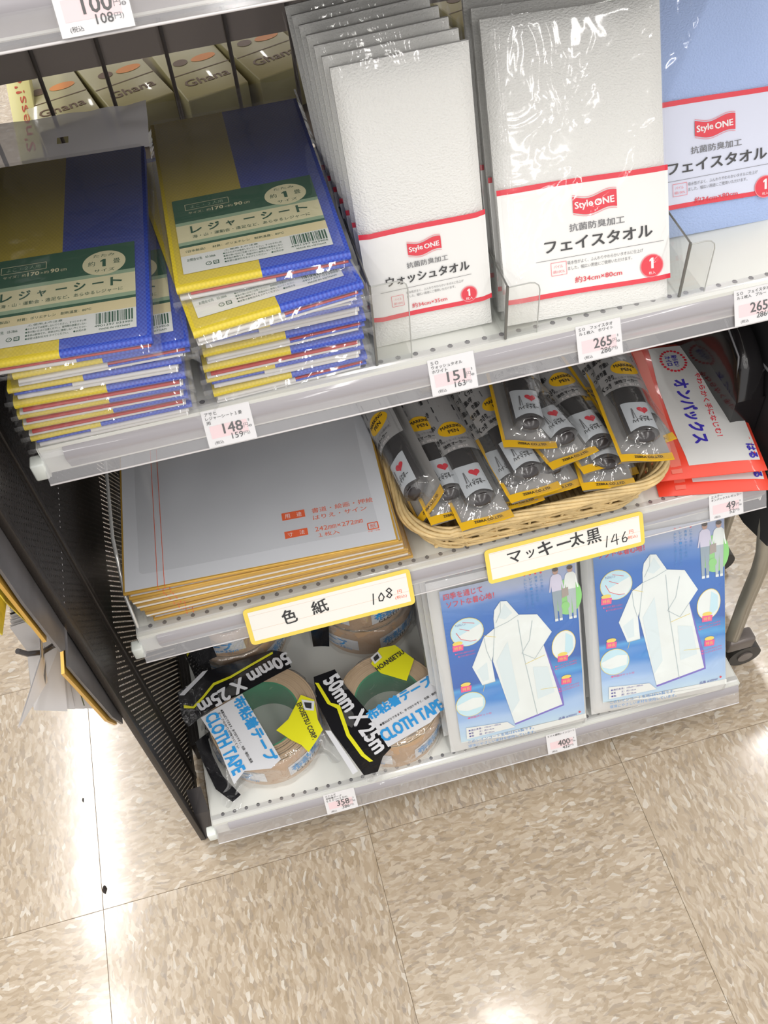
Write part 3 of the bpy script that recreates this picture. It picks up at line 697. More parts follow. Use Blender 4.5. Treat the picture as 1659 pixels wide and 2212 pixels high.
# ================================================================== CLEAR DIVIDERS
def divider(x, y, z, hgt, depth, label, flange=26, slope=0):
    t = thing('shelf_divider', label, 'divider', pose(x, y, z))
    th = 1.6
    b = MB(); prof = [(0,0),(depth,0),(depth,hgt),(55 if slope else 6,hgt),(10 if slope else 3,38 if slope else hgt),(0,2 if slope else hgt-1)]
    n = len(prof); b.add([(-th/2,*p) for p in prof]+[(th/2,*p) for p in prof], [tuple(range(n))[::-1], tuple(range(n,2*n))], M_acryl)
    b.build('upright_sheet', t)
    e = MB(); e.tube([(0,0,0.5),(0,0,prof[5][1])], 1.15, M_acryledge if not slope else M_acrylshine, 6)
    if slope: e.tube([(0,)+prof[5], (0,)+prof[4], (0,)+prof[3], (0,)+prof[2]], 1.7, M_acrylshine, 8)  # pale metallic tube paints the shine along the sloped edge
    else: e.tube([(0,0,hgt-1),(0,depth,hgt)], .8, M_acryledge, 6)
    e.build('edge', t, label='cut edge')
    if flange:
        fl = MB(); r = 8; h2 = hgt-2
        out = [(0,0),(flange,0)]+[(flange-r+r*math.cos(R(a)), h2-r+r*math.sin(R(a))) for a in (0,30,60,90)]+[(0,h2)]
        fl.add([(px_,0,pz_) for px_, pz_ in out]+[(px_,1.4,pz_) for px_, pz_ in out], [tuple(range(len(out))), tuple(range(2*len(out)-1, len(out)-1, -1))], M_acryl)
        out2 = [(px_,0,pz_) for px_, pz_ in out[1:]]; fl.tube(out2, .45, mat('acrylic_rim', (.42,.43,.41), .2), 5)
        fl.add([(-12,0,0),(flange,0,0),(flange,60,0),(-12,60,0)], [(0,1,2,3)], M_acryl)
        fl.build('front_flange', t)
    return t
divider(230.6, 8.4, 600.4, 73, 260, 'clear divider between the leisure sheets and wash towels')
divider(326.0, 6.0, 600.4, 49, 230, 'clear divider between the wash towels and the white face towels', 24)
divider(461.5, 8.9, 600.4, 49, 44, 'clear divider at the right of the large white face towel', 20)
divider(-15+3.5, 12.5, 343.4, 66, 240, 'clear sloped divider at the left end beside the gold edged cards', 0, 26)

# ================================================================== SHIKISHI CARDS
def card(M, label, gold):
    t = thing('gold_edged_card', label, 'card', M, 'stack of gold edged writing cards')
    b = MB(); b.box(0, 242, 0, 272, -3.2, 0, M_gold, .5); b.build('gold_rim', t)
    b = MB(); b.box(1.8, 240.2, 1.8, 270.2, -2.6, .15, M_card)
    if not gold: b.box(.5, 241.5, -.4, 270, -5.0, -3.2, M_cardw)
    b.rect(29.8, -.35, 30.6, -.3, M_orange, -1) if 0 else b.add([(30,-.7,-3),(30.6,-.7,-3),(30.6,-.7,0),(30,-.7,0),(35.8,-.7,-3),(36.4,-.7,-3),(36.4,-.7,0),(35.8,-.7,0)], [(0,1,2,3),(4,5,6,7)], M_orange); b.build('board', t)
    q = MB(); z = .35
    for x in (30.2, 36): q.line((x, 0.3), (x, 270), .55, M_orange, z)
    q.rect(144.7, 45.6, 165.6, 54, M_orange, z); q.rect(144.7, 25, 165.4, 32.8, M_orange, z)
    q.text('用', 147.4, 47.2, 4.6, 5, M_logo, z+.1); q.text('途', 158, 47.2, 4.6, 5, M_logo, z+.1); q.text('寸', 147.4, 26.6, 4.6, 4.6, M_logo, z+.1); q.text('法', 158, 26.6, 4.6, 4.6, M_logo, z+.1)
    q.text('書道・絵画・押絵', 172, 47.6, 56, 5.6, M_orange, z); q.text('はりえ・サイン', 172, 39.8, 49, 5, M_orange, z)
    q.text('242㎜×272㎜', 172, 26.6, 43, 5, M_orange, z); q.text('１枚入', 174, 19.6, 19, 4.6, M_orange, z)
    for a, c2 in (((218.5,17.5),(227.5,17.5)),((227.5,17.5),(227.5,24.5)),((227.5,24.5),(218.5,24.5)),((218.5,24.5),(218.5,17.5))): q.line(a, c2, 1.0, M_orange, z)
    q.text('紙', 220.5, 18.8, 5, 4.6, M_orange, z); q.text('外装・中紙', 217.5, 14.6, 11, 1.6, M_orange, z)
    q.build('printing', t)
    f = MB(); f.grid(lambda u, v: (-3.5+249*u, -3+277*v, .55+.15*noise.noise(Vector((u*4, v*4, 2)))-(2.8 if u in (0.,1.) else 0)-(2.8 if v == 0 else 0)), 12, 12, M_cardfilm); f.build('film_sleeve', t)
    return t
c0 = card(pose(-9.4, 11.5, 400.3, -3.3), 'gold edged white card topmost of the stack, red lines and print visible', True)
c1 = card(pose(-6, 9, 395.4, -2.2), 'gold edged white card second from the top of the stack', True)
c2 = card(pose(-5, 9.5, 390.6, -1.6), 'pale edged card third from the top of the stack', False)
ordc = ['fourth', 'fifth', 'sixth', 'seventh', 'eighth', 'ninth', 'tenth']
zc = 384.4
for k in range(7):
    src = c2 if k in (1, 4) else c1
    dup(src, pose(-5+k*1.5+random.uniform(-1.5,1.5), 11+random.uniform(-1.5,2.5), zc, -1.6+.25*k), '%s gold edged card, %s from the top of the stack' % ('thin' if src is c1 else 'pale sided', ordc[k]))
    zc -= 6.2 if src is c2 else 4.6
tag(MB().rect(-8, 40, 250, 290, M_cardw, 344.2).rect(-8, 40, 250, 290, M_cardw, 343.6).build('paper_liner'), 'white paper liner lying under the gold edged cards', 'paper')

# ================================================================== WICKER BASKET
bk = thing('wicker_basket', 'shallow tan wicker basket full of marker pen pouches', 'basket', pose(0, 0, 344))
BX0, BX1, BY0, BY1, BZ = 243, 496, -3, 178, 50
def rr(u, inset, z):
    """point on a rounded rectangle, u in 0..1 going round"""
    x0, x1, y0, y1 = BX0+inset, BX1-inset, BY0+inset, BY1-inset; r = 42
    w, d = x1-x0-2*r, y1-y0-2*r; a = math.pi*r/2; Lt = 2*w+2*d+4*a; s = (u % 1)*Lt
    segs = [('l', (x0+r, y0), (1,0), w), ('a', (x1-r, y0+r), -90, a), ('l', (x1, y0+r), (0,1), d), ('a', (x1-r, y1-r), 0, a), ('l', (x1-r, y1), (-1,0), w), ('a', (x0+r, y1-r), 90, a), ('l', (x0, y1-r), (0,-1), d), ('a', (x0+r, y0+r), 180, a)]
    for sg in segs:
        if s <= sg[3]:
            if sg[0] == 'l': return Vector((sg[1][0]+sg[2][0]*s, sg[1][1]+sg[2][1]*s, z))
            an = R(sg[2])+s/r; return Vector((sg[1][0]+r*math.cos(an), sg[1][1]+r*math.sin(an), z))
        s -= sg[3]
    return Vector((x0+r, y0, z))
NR_ = 160
rim = MB()
for k in range(7):
    ph = k*2*math.pi/7
    rim.tube([rr(i/NR_, 1+3.2*math.cos(ph+i*.16), BZ-2+3.8*math.sin(ph+i*.16)) for i in range(NR_)], 2.1, M_wick, 5, closed=True)
rim.build('rim', bk, label='twisted rim of thin canes')
bse = MB()
for k in range(6):
    ph = k*2*math.pi/6
    bse.tube([rr(i/NR_, 15+2.6*math.cos(ph+i*.14), 7+3.2*math.sin(ph+i*.14)) for i in range(NR_)], 1.6, M_wick, 5, closed=True)
for i in range(3): bse.tube([rr(j/NR_, 13-i*2.2, 13+i*3.2) for j in range(NR_)], 1.5, M_wick, 5, closed=True)
bse.build('foot_coil', bk)
sidew = MB(); NS = 27
for i in range(NS):
    for sgn, off in ((1, 0), (-1, .5)):
        for st in range(3):
            pts = []
            for j in range(9):
                f = j/8
                pts.append(rr((i+off)/NS+sgn*(1.9/NS)*(f-.5)*1.3+st*.0043, 3+12*(1-f)**1.2+(2.2 if sgn > 0 else -2.0)*math.sin(f*math.pi*2), 9+f*(BZ-14)+0*st))
            sidew.tube(pts, 1.7, M_wick, 5)
for i in range(46): sidew.tube([rr(i/46, 14, 6), rr(i/46, 9, 22), rr(i/46, 3.5, BZ-4)], 1.5, M_wick, 5)
sidew.build('braided_side', bk, kind='stuff')
bb = MB(); bb.add([tuple(rr(i/64, 16, 3)) for i in range(64)], [tuple(range(64))], M_wick)
for i in range(24): bb.tube([(BX0+28+i*8.6, BY0+20, 5), (BX0+28+i*8.6, BY1-20, 5)], 2.4, M_wick, 5)
bb.build('woven_floor', bk)

# ================================================================== MARKER PEN POUCHES
def pen_pouch(M, label):
    t = thing('marker_pen_pouch', label, 'pen', M, 'bagged marker pens in the basket')
    # the pen: barrel with rounded end, wrap-around label, cap
    cx, r = 25.5, 14.5; SQ = .64
    b = MB()
    def ring(y, rad, m_prev=None): return [(cx+rad*math.cos(2*math.pi*k/20), y, SQ*rad*math.sin(2*math.pi*k/20)) for k in range(20)]
    prof = [(15,1),(15.6,6.5),(18,9.6),(22,r),(78,r),(82,r*.98),(84,r*.8),(88,r*.8),(89,r*.9),(140,r*.8),(150,r*.6),(151,1)]
    vs = []; fs = []
    for y, rad in prof: vs += ring(y, rad)
    for i in range(len(prof)-1):
        for k in range(20): fs.append((i*20+k, i*20+(k+1)%20, (i+1)*20+(k+1)%20, (i+1)*20+k))
    b.add(vs, fs, M_pen, True); pen = b.build('marker_pen', t)
    def wrap(x, y, z=.35): a = (x-cx)/r; return (cx+(r+z)*math.sin(a), y, SQ*r*math.cos(a)+z)
    q = MB()
    q.grid(lambda u, v: wrap(cx-15+30*u, 25.5+33*v+(1.8*math.cos(u*math.pi*2)*(1 if v > .5 else -1))*.6, .3), 14, 4, M_penlab)
    s0 = len(q.v)
    hp = []
    for k in range(26):
        a = 2*math.pi*k/26; hp.append((29.5+5.4*(16*math.sin(a)**3)/16, 47+4.9*(13*math.cos(a)-5*math.cos(2*a)-2*math.cos(3*a)-math.cos(4*a))/16))
    q.poly(hp, M_red, 0); q.text('ハイマッキー', 16.5, 31.5, 19, 4.6, M_txt, .1, R(4), .03); q.line((18.6,37),(19.6,50), 1.1, M_txtg, .1); q.line((21,37),(20,50), .5, M_txtg, .1); q.text('Care', 24, 36.5, 8, 2.6, M_txt, .1, R(5), .02)
    q.xf(lambda x, y, z: wrap(x, y, .6+z), s0)
    q.build('pen_label', pen, label='white label with red heart')
    # pouch film with printed yellow edges
    L_ = 176
    def zt(x, y):
        f = max(0., 1-((x-cx)/25)**2); e = min(1., max(0., (y-9)/14))*min(1., max(0., (L_-y)/22))
        return -8+(SQ*r+10.0)*(f**.6)*e+.5*noise.noise(Vector((x*.12, y*.06, 3)))
    p = MB(); p.grid(lambda u, v: (1+47*u, 1+(L_-1)*v, zt(1+47*u, 1+(L_-1)*v)), 14, 26, M_pouch); p.build('pouch', t)
    p = MB(); p.grid(lambda u, v: (1+47*u, 1+(L_-1)*v, -9.5-.4*math.sin(u*3)), 3, 6, M_pouchback); p.build('pouch_back', t)
    y = MB()
    y.grid(lambda u, v: (-.5+49*u, 0+9*v, -7.6+1.3*math.sin(u*5+1)), 12, 2, M_penyel)
    y.grid(lambda u, v: (-.5+3.4*u, 9+(L_-9)*v, -7.4+.4*math.sin(v*20)), 2, 16, M_penyel)
    s0 = len(y.v); y.text('ZEBRA CO.,LTD.', 13, 3.2, 27, 3.0, M_txt, 0, 0, .02)
    y.xf(lambda a, b_, c_: (a, b_, -7.2+1.3*math.sin((a+.5)/49*5+1)+.2+c_), s0)
    y.build('yellow_edge', t)
    g = MB(); g.grid(lambda u, v: (4+43*u, 77+98*v, zt(4+43*u, 77+98*v)+.15), 10, 16, M_pouchprint)
    ex = [(29+13.5*math.cos(a), 103+9.5*math.sin(a)) for a in [k*2*math.pi/24 for k in range(24)]]
    s0 = len(g.v)
    g.drape(ex, M_penyel, lambda a, b_: zt(a, b_)+.35, 1)
    def tz(s1, up=.6): g.xf(lambda a, b_, c_: (a, b_, zt(a, b_)+up+c_), s1)
    s1 = len(g.v); g.text('MARKING', 19, 103.5, 20, 4, M_txt, 0, R(4), .02); g.text('PEN', 24.5, 97.5, 10, 4, M_txt, 0, R(4), .02); tz(s1)
    s1 = len(g.v); g.text('油性マーカー', 14, 82, 22, 4.2, M_txt, 0, R(2), .02); g.text('太・細　詰替え式', 16, 77.5, 20, 2.6, M_logo, 0, R(2)); g.text('無くなったら補充式', 15, 88, 26, 3, M_txtg, 0)
    for k in range(9): g.text('くっきり濃い字'[k % 5:k % 5+3], 4.0+(k % 2)*4.2, 80+k*9.2, 7, 6.6, M_txt, 0, R(0), .03)
    for k in range(4): g.rect(20, 116+k*13, 42, 124+k*13, M_txt if k % 2 else M_txtg)
    tz(s1)
    g.build('printing', t)
    return t
pens = [  # x, y, z of the lower left corner, yaw, tilt, roll label
    (287.5, -12, 411, 4, -1.5, 'bagged marker pen hanging over the front rim at the basket left'),
    (264, 4, 408, 5, -.5, 'bagged marker pen second from the left end of the basket'),
    (250, 16, 388, 6, 2, 'bagged marker pen tipped on edge at the far left of the basket'),
    (322, 4, 403, 3, -1, 'bagged marker pen with whole heart, between the two frontmost ones'),
    (336.5, 1, 416, 5, -1, 'bagged marker pen in front of the basket middle under the upper layer'),
    (361, 8, 404, 5, -2, 'bagged marker pen half hidden under the basket middle pouches'),
    (405, 4, 405, -8, -2, 'bagged marker pen lying low near the right front rim'),
    (343, 41, 445, -9, -3, 'bagged marker pen leftmost of the upper layer'),
    (356, 50, 420, -2, -2, 'bagged marker pen tucked behind the leftmost upper one'),
    (380, 18, 427, 12, -3, 'bagged marker pen of the upper layer with its heart fully frontal'),
    (409, 14, 415, 6, -2, 'bagged marker pen under the steep one at the basket right'),
    (437, 1, 437, -7, -3, 'bagged marker pen lying on top at the basket right'),
    (453, 20, 422, 5, -1, 'bagged marker pen at the right end beside the hand warmers'),
    (300, 34, 376, 3, 0, 'bagged marker pen deep in the basket left part'),
    (424, 30, 380, -4, 0, 'bagged marker pen deep in the basket right part'),
]
pp = None
for x, y, z, yaw, tilt, lab in pens:
    roll = 0
    M = pose(x, y, z, yaw, tilt)
    if 'far left' in lab: M = M @ Matrix.Rotation(R(-62), 4, 'Y')
    elif lab.startswith('bagged marker pen leftmost of'): M = M @ Matrix.Rotation(R(8), 4, 'Y')
    elif 'lying on top' in lab: M = M @ Matrix.Rotation(R(6), 4, 'Y')
    if pp is None: pp = pen_pouch(M, lab)
    else: dup(pp, M, lab)

# ================================================================== HAND WARMERS
def warmer(M, label):
    t = thing('hand_warmer_packet', label, 'packet', M, 'red and white hand warmer packets')
    b = MB(); b.puff(0, 106, 0, 176, 9, M_warmred, z=-9, e=5, amp=2.0, fr=.03, edge=.1, seed=2); b.build('packet', t, label='red foil packet')
    q = MB()
    def zt(x, y): h = (max(0,1-abs(2*x/106-1)**5)*max(0,1-abs(2*y/176-1)**5))**.5; return -9+9*(.1+.9*h)+2*noise.noise(Vector((x*.03, y*.03, 2)))*h
    def area(x0, x1, y0, y1, m, up, bow=0): q.grid(lambda u, v: ((x0+bow*math.sin(v*math.pi)*(1-u))+(x1-x0)*u, y0+(y1-y0)*v, zt(x0+(x1-x0)*u, y0+(y1-y0)*v)+up), 8, 14, m)
    area(16, 26, 4, 172, M_warmpink, .25); area(33, 101, 10, 168, M_warmwhite, .3, -4)
    s1 = len(q.v)
    # writing runs across the packet, so it is turned a quarter here
    q.text('オンパックス', 45, 118, 84, 14, M_wblue, 0, R(-90), .05); q.text('やわらかく手になじむ！', 68, 124, 84, 6, M_red, 0, R(-90), .02)
    for k in range(22):
        a = 2*math.pi*k/22; q.ell(53+12.5*math.cos(a), 145+15*math.sin(a), 1.6, 1.6, M_red, 0, 8)
    q.text('貼らない', 52.5, 153, 17, 5.6, M_wblue, 0, R(-90), .03); q.text('カイロ', 45.5, 152, 14, 5.6, M_wblue, 0, R(-90), .03)
    q.ell(88, 152, 4.2, 11, M_wblue, 0); q.text('エステー', 86, 160, 16, 4, M_logo, .1, R(-90), .02)
    q.text('はる', 92, 28, 16, 8, M_wblue, 0, R(-90), .05); q.text('めちゃうまカイロの貼らないタイプ', 7, 130, 86, 4, M_warmpink, 0, R(-90))
    q.text('10', 6, 22, 9, 7, M_logo, 0, 0, .05)
    q.xf(lambda x, y, z: (x, y, zt(x, y)+.55+z), s1)
    q.build('printing', t)
    return t
wm0 = warmer(pose(487, 19, 371.5, -9.5, 1.4), 'red and white hand warmer packet on top of its pile')
dup(wm0, pose(484, 27, 362.5, -6, .9), 'red hand warmer packet in the middle of its pile'); dup(wm0, pose(491, 14, 353.6, -12.5, 0.2), 'red hand warmer packet bottommost of its pile')

# ================================================================== CLOTH TAPE ROLLS
def tape_roll(M, label, r=60, hole=38, hgt=50, band=True):
    t = thing('cloth_tape_roll', label, 'tape', M, 'rolls of brown cloth tape in clear wraps')
    n = 64; b = MB()
    for (ra, rb, za, zb, m) in ((r, r, 0, hgt, M_kraft),): b.grid(lambda u, v: (ra*math.cos(u*2*math.pi), ra*math.sin(u*2*math.pi), za+(zb-za)*v), n, 1, m)
    k = 9   # the wound layers: shallow concentric steps
    for i in range(k):
        a0, a1 = hole+2+(r-hole-2)*i/k, hole+2+(r-hole-2)*(i+1)/k; dz = .5*((i*7) % 3)
        for z, sg in ((hgt, 1), (0, -1)): b.grid(lambda u, v: ((a0+(a1-a0)*v)*math.cos(u*2*math.pi), (a0+(a1-a0)*v)*math.sin(u*2*math.pi), z+sg*(-dz if v < .5 else -dz*.3)), n, 2, M_kraftside, False)
    b.build('tape', t)
    c = MB(); c.grid(lambda u, v: (hole*math.cos(u*2*math.pi), hole*math.sin(u*2*math.pi), hgt*v), n, 1, M_core)
    for z in (0, hgt-.2): c.grid(lambda u, v: ((hole+2.4*v)*math.cos(u*2*math.pi), (hole+2.4*v)*math.sin(u*2*math.pi), z), n, 1, M_core)
    c.build('core', t, label='green card core')
    if band:
        q = MB()
        def wr(x, y, z=.5): a = -R(90)+x/r; return ((r+z)*math.cos(a), (r+z)*math.sin(a), y)
        for a0 in (-60, 62, 184):
            s1 = len(q.v)
            q.grid(lambda u, v: (a0-48+96*u, 8+22*v+3*math.sin(u*9), 0), 16, 2, M_twhite)
            q.text('布粘着テープ', a0-44, 15, 78, 14, M_tblue, .3, 0, .06); q.text('50mm×25m', a0-5, 9.5, 44, 5, M_tblue, .3, 0, .03); q.text('CLOTH', a0-40, 8.6, 28, 5.6, M_txt, .3, 0, .04)
            q.xf(lambda x, y, z: wr(x, y, .5+z), s1)
        q.build('printed_wrap', t)
    return t
def bag_over(t, r, hgt, seed, tails):
    f = MB(); n = 72; rows = [(0,hgt+.8),(.35,hgt+.4),(.62,hgt+.6),(.9,hgt+2),(1.02,hgt+.5),(1.05,hgt-8),(1.06,hgt-25),(1.07,8),(1.09,1.5)]
    def fn(u, v):
        k = v*(len(rows)-1); i = min(int(k), len(rows)-2); g = k-i; ra = (rows[i][0]*(1-g)+rows[i+1][0]*g)*r; z = rows[i][1]*(1-g)+rows[i+1][1]*g
        a = u*2*math.pi; x, y = math.cos(a), math.sin(a)
        w = noise.noise(Vector((x*3.5+seed, y*3.5, z*.03)))*.06+noise.noise(Vector((x*9+seed, y*9, z*.08)))*.025
        ra2 = ra*(1+max(-.05, w)*(v > .4)*1.6); z2 = z+(1.6*noise.noise(Vector((x*ra*.06, y*ra*.06, seed))) if v < .6 else 0)
        return (x*ra2, y*ra2, max(1.0, z2))
    f.grid(fn, n, 24, M_wrap)
    for (ax, ln, wd, z1) in tails:      # gathered ends of the bag
        ca, sa = math.cos(R(ax)), math.sin(R(ax))
        def tf(u, v):
            w = wd*(1-.55*v)*(1+.3*math.sin(v*9)); d = r*.98+ln*v; o = (u-.5)*w
            z = (hgt*.55)*(1-v)+z1*v+6*math.sin(u*math.pi*3+v*2)*(1-.3*v)
            return (ca*d-sa*o, sa*d+ca*o, max(2., z))
        f.grid(tf, 14, 12, M_wrap)
    f.build('clear_wrap', t)
def wraps(t, ox, oy, r, H_, L):
    """printed areas of the wrap: flat on the roll, falling away past its rim"""
    def zf(x, y):
        d = math.hypot(x, y); return H_+2.0 if d < r-2 else max(3., H_+2.0-(d-r+2)*.08)
    return zf
ZB = 69.3
# front left roll
ta = tape_roll(pose(66, 14, ZB), 'front left cloth tape roll with yellow patch facing the camera', 60, 38)
zf = wraps(ta, 66, 14, 60, 50, None)
q = MB(); o = (66, 14)
def loc(L, o): return [(a-o[0], b_-o[1]) for a, b_ in L]
q.drape(loc([(-22,36),(-23,69),(14,85),(89,91),(103,84),(107,62),(48,45),(26,40),(4,32),(-16,22)], o), M_tblack, zf, 2)
q.drape(loc([(-17,22),(4,31),(-2,20),(0,0),(8,-28),(24,-55),(14,-60),(-2,-40),(-13,0)], o), M_tblack, lambda x, y: 12+.12*(x+80), 2)
up = lambda d: (lambda x, y: zf(x, y)+d)
q.drape(loc([(-18,50),(-8,45),(4,54),(18,67),(38,70),(90,88),(90,85),(39,67),(19,63.5),(4,50),(-7,42),(-18,46)], o), M_tyel, up(.7), 1)
q.drape(loc([(-22,64),(-16,62),(8,80),(14,86),(8,86)], o), M_twhite, up(.5), 1)
q.drape(loc([(-1,28),(14,33),(48,44),(76,-44),(64,-51),(36,-46),(23,-57),(19,-40),(12,-5)], o), M_twhite, up(1.0), 2)
q.drape(loc([(77,-10),(92,-1),(111,24),(124,14),(123,-10),(126,-23),(117,-33),(106,-44),(100,-34),(91,-26)], o), M_tyel, up(1.2), 2)
def wtext(s, a, b_, hgt, m, o, dz, bold=.05):
    """text running from point a to point b (shelf plane), letters standing to its left"""
    ax, ay, bx_, by_ = a[0]-o[0], a[1]-o[1], b_[0]-o[0], b_[1]-o[1]; ln = math.hypot(bx_-ax, by_-ay); s1 = len(q.v)
    q.text(s, ax, ay, ln, hgt, m, 0, math.atan2(by_-ay, bx_-ax), bold); q.xf(lambda x, y, z: (x, y, zf(x, y)+dz+z), s1)
wtext('50mm X 25m', (104,83), (-3,46), 16.5, M_twhite, o, 1.5, .05)
wtext('布粘着テープ', (36,38), (61,-45), 13, M_tblue, o, 1.6, .07)
wtext('CLOTH TAPE', (3.5,27), (24,-48), 14, M_tblue, o, 1.6, .06)
wtext('●重ねばりできます。手で切りやすく、包装・梱包に最適', (21,30), (44,-40), 3, M_txt, o, 1.5, .01)
wtext('テープののりが残りにくい', (18,28), (33,-20), 2.6, M_txt, o, 1.5, .01)
wtext('ENOSETSU CORP.', (104,14), (113,-32), 5.5, M_txt, o, 1.9, .03)
q.drape(loc([(110.5,18),(111,5),(121,1),(124,12)], o), M_twhite, up(1.7), 1); q.drape(loc([(112.5,14),(113,7),(119,4),(120.5,11)], o), M_txt, up(1.9), 1)
q.build('printed_film', ta)
bag_over(ta, 60, 50, 1.3, ((-128, 36, 34, 3), (-35, 30, 40, 6), (150, 22, 50, 4)))
# front right roll
tb = tape_roll(pose(203, -7, ZB), 'front right cloth tape roll with upright cloth tape lettering', 57, 36)
zf = wraps(tb, 203, -7, 57, 50, None); q = MB(); o = (203, -7)
up = lambda d: (lambda x, y: zf(x, y)+d)
q.drape(loc([(129,44),(154,46),(162,20),(178,-16),(192,-63),(181,-70),(172,-84),(157,-84),(135,-27),(126,14)], o), M_tblack, zf, 2)
q.drape(loc([(129,36),(133,34),(141,6),(150,0),(153,-36),(163,-62),(170,-72),(166,-72),(159,-63),(149,-37),(146,-3),(137,6)], o), M_tyel, up(.8), 1)
q.drape(loc([(176,-18),(254,9),(260,-6),(257,-35),(240,-47),(189,-62)], o), M_twhite, up(1.0), 2)
q.drape(loc([(195,40),(209,57),(227,56),(243,32),(228,8),(203,25)], o), M_tyel, up(1.2), 2)
q.drape(loc([(128,-24),(134,-26),(152,-78),(146,-80)], o), M_twhite, up(.9), 1)
wtext('50mm X 25m', (138,34), (174,-66), 18, M_twhite, o, 1.4, .05)
wtext('布粘着テープ', (178,-28), (256,-4), 12, M_tblue, o, 1.6, .07)
wtext('CLOTH TAPE', (187,-56), (259,-36), 14, M_tblue, o, 1.6, .06)
wtext('●重ねばりできます。手で切りやすく、包装・梱包', (187,-37), (256,-16), 3, M_txt, o, 1.5, .01)
wtext('HOANSETSU', (200,28), (235,42), 6, M_txt, o, 1.9, .03)
q.drape(loc([(196,47),(206,53),(209,44),(199,38)], o), M_twhite, up(1.7), 1); q.drape(loc([(199,46),(205,50),(206,44),(200,41)], o), M_txt, up(1.9), 1)
q.build('printed_film', tb)
bag_over(tb, 57, 50, 4.1, ((-120, 22, 40, 3), (-20, 10, 30, 8)))
# rolls behind
for x, y, z, ang, lab, sd in ((52, 152, ZB, 10, 'cloth tape roll lying behind the front left one', 2.2), (208, 140, ZB, -8, 'cloth tape roll behind the front right one, lower of two', 5.5), (208, 142, ZB+53, -14, 'cloth tape roll behind the front right one, upper of two', 6.4), (52, 152, ZB+53, 22, 'cloth tape roll stacked on the rear left one', 8.1)):
    tc_ = tape_roll(pose(x, y, z, ang), lab, 58, 37)
    k = MB(); zf2 = lambda a, b_: 52 if math.hypot(a, b_) < 56 else max(4, 52-(math.hypot(a, b_)-56)*1.6)
    k.drape([(-66,-46),(-70,36),(-40,66),(-20,52),(-36,10),(-42,-34),(-46,-56)], M_tblack, zf2, 2)
    k.drape([(-66,-20),(-62,-20),(-48,44),(-52,46)], M_tyel, lambda a, b_: zf2(a, b_)+.8, 1); k.build('printed_film', tc_)
    bag_over(tc_, 58, 50, sd, ((200, 12, 50, 8),))

# white soft pouches behind, between the tape and the raincoats
pw = thing('white_pouch', 'soft white pouch behind the tape, lowest of three', 'pouch', pose(262, 70, ZB+.4, -3), 'soft white pouches')
b = MB(); b.puff(0, 62, 0, 120, 30, M_pouchwhite, e=3, amp=5, fr=.05, seed=4, edge=.2); b.build('pouch_body', pw)
b = MB(); s1 = 0; b.text('EVAコート', 6, 10, 34, 6, M_teal, 28, 0, .03); b.build('printing', pw)
dup(pw, pose(264, 74, ZB+31, -2), 'soft white pouch behind the tape, middle of three'); dup(pw, pose(262, 80, ZB+62, -4), 'soft white pouch behind the tape, uppermost of three')

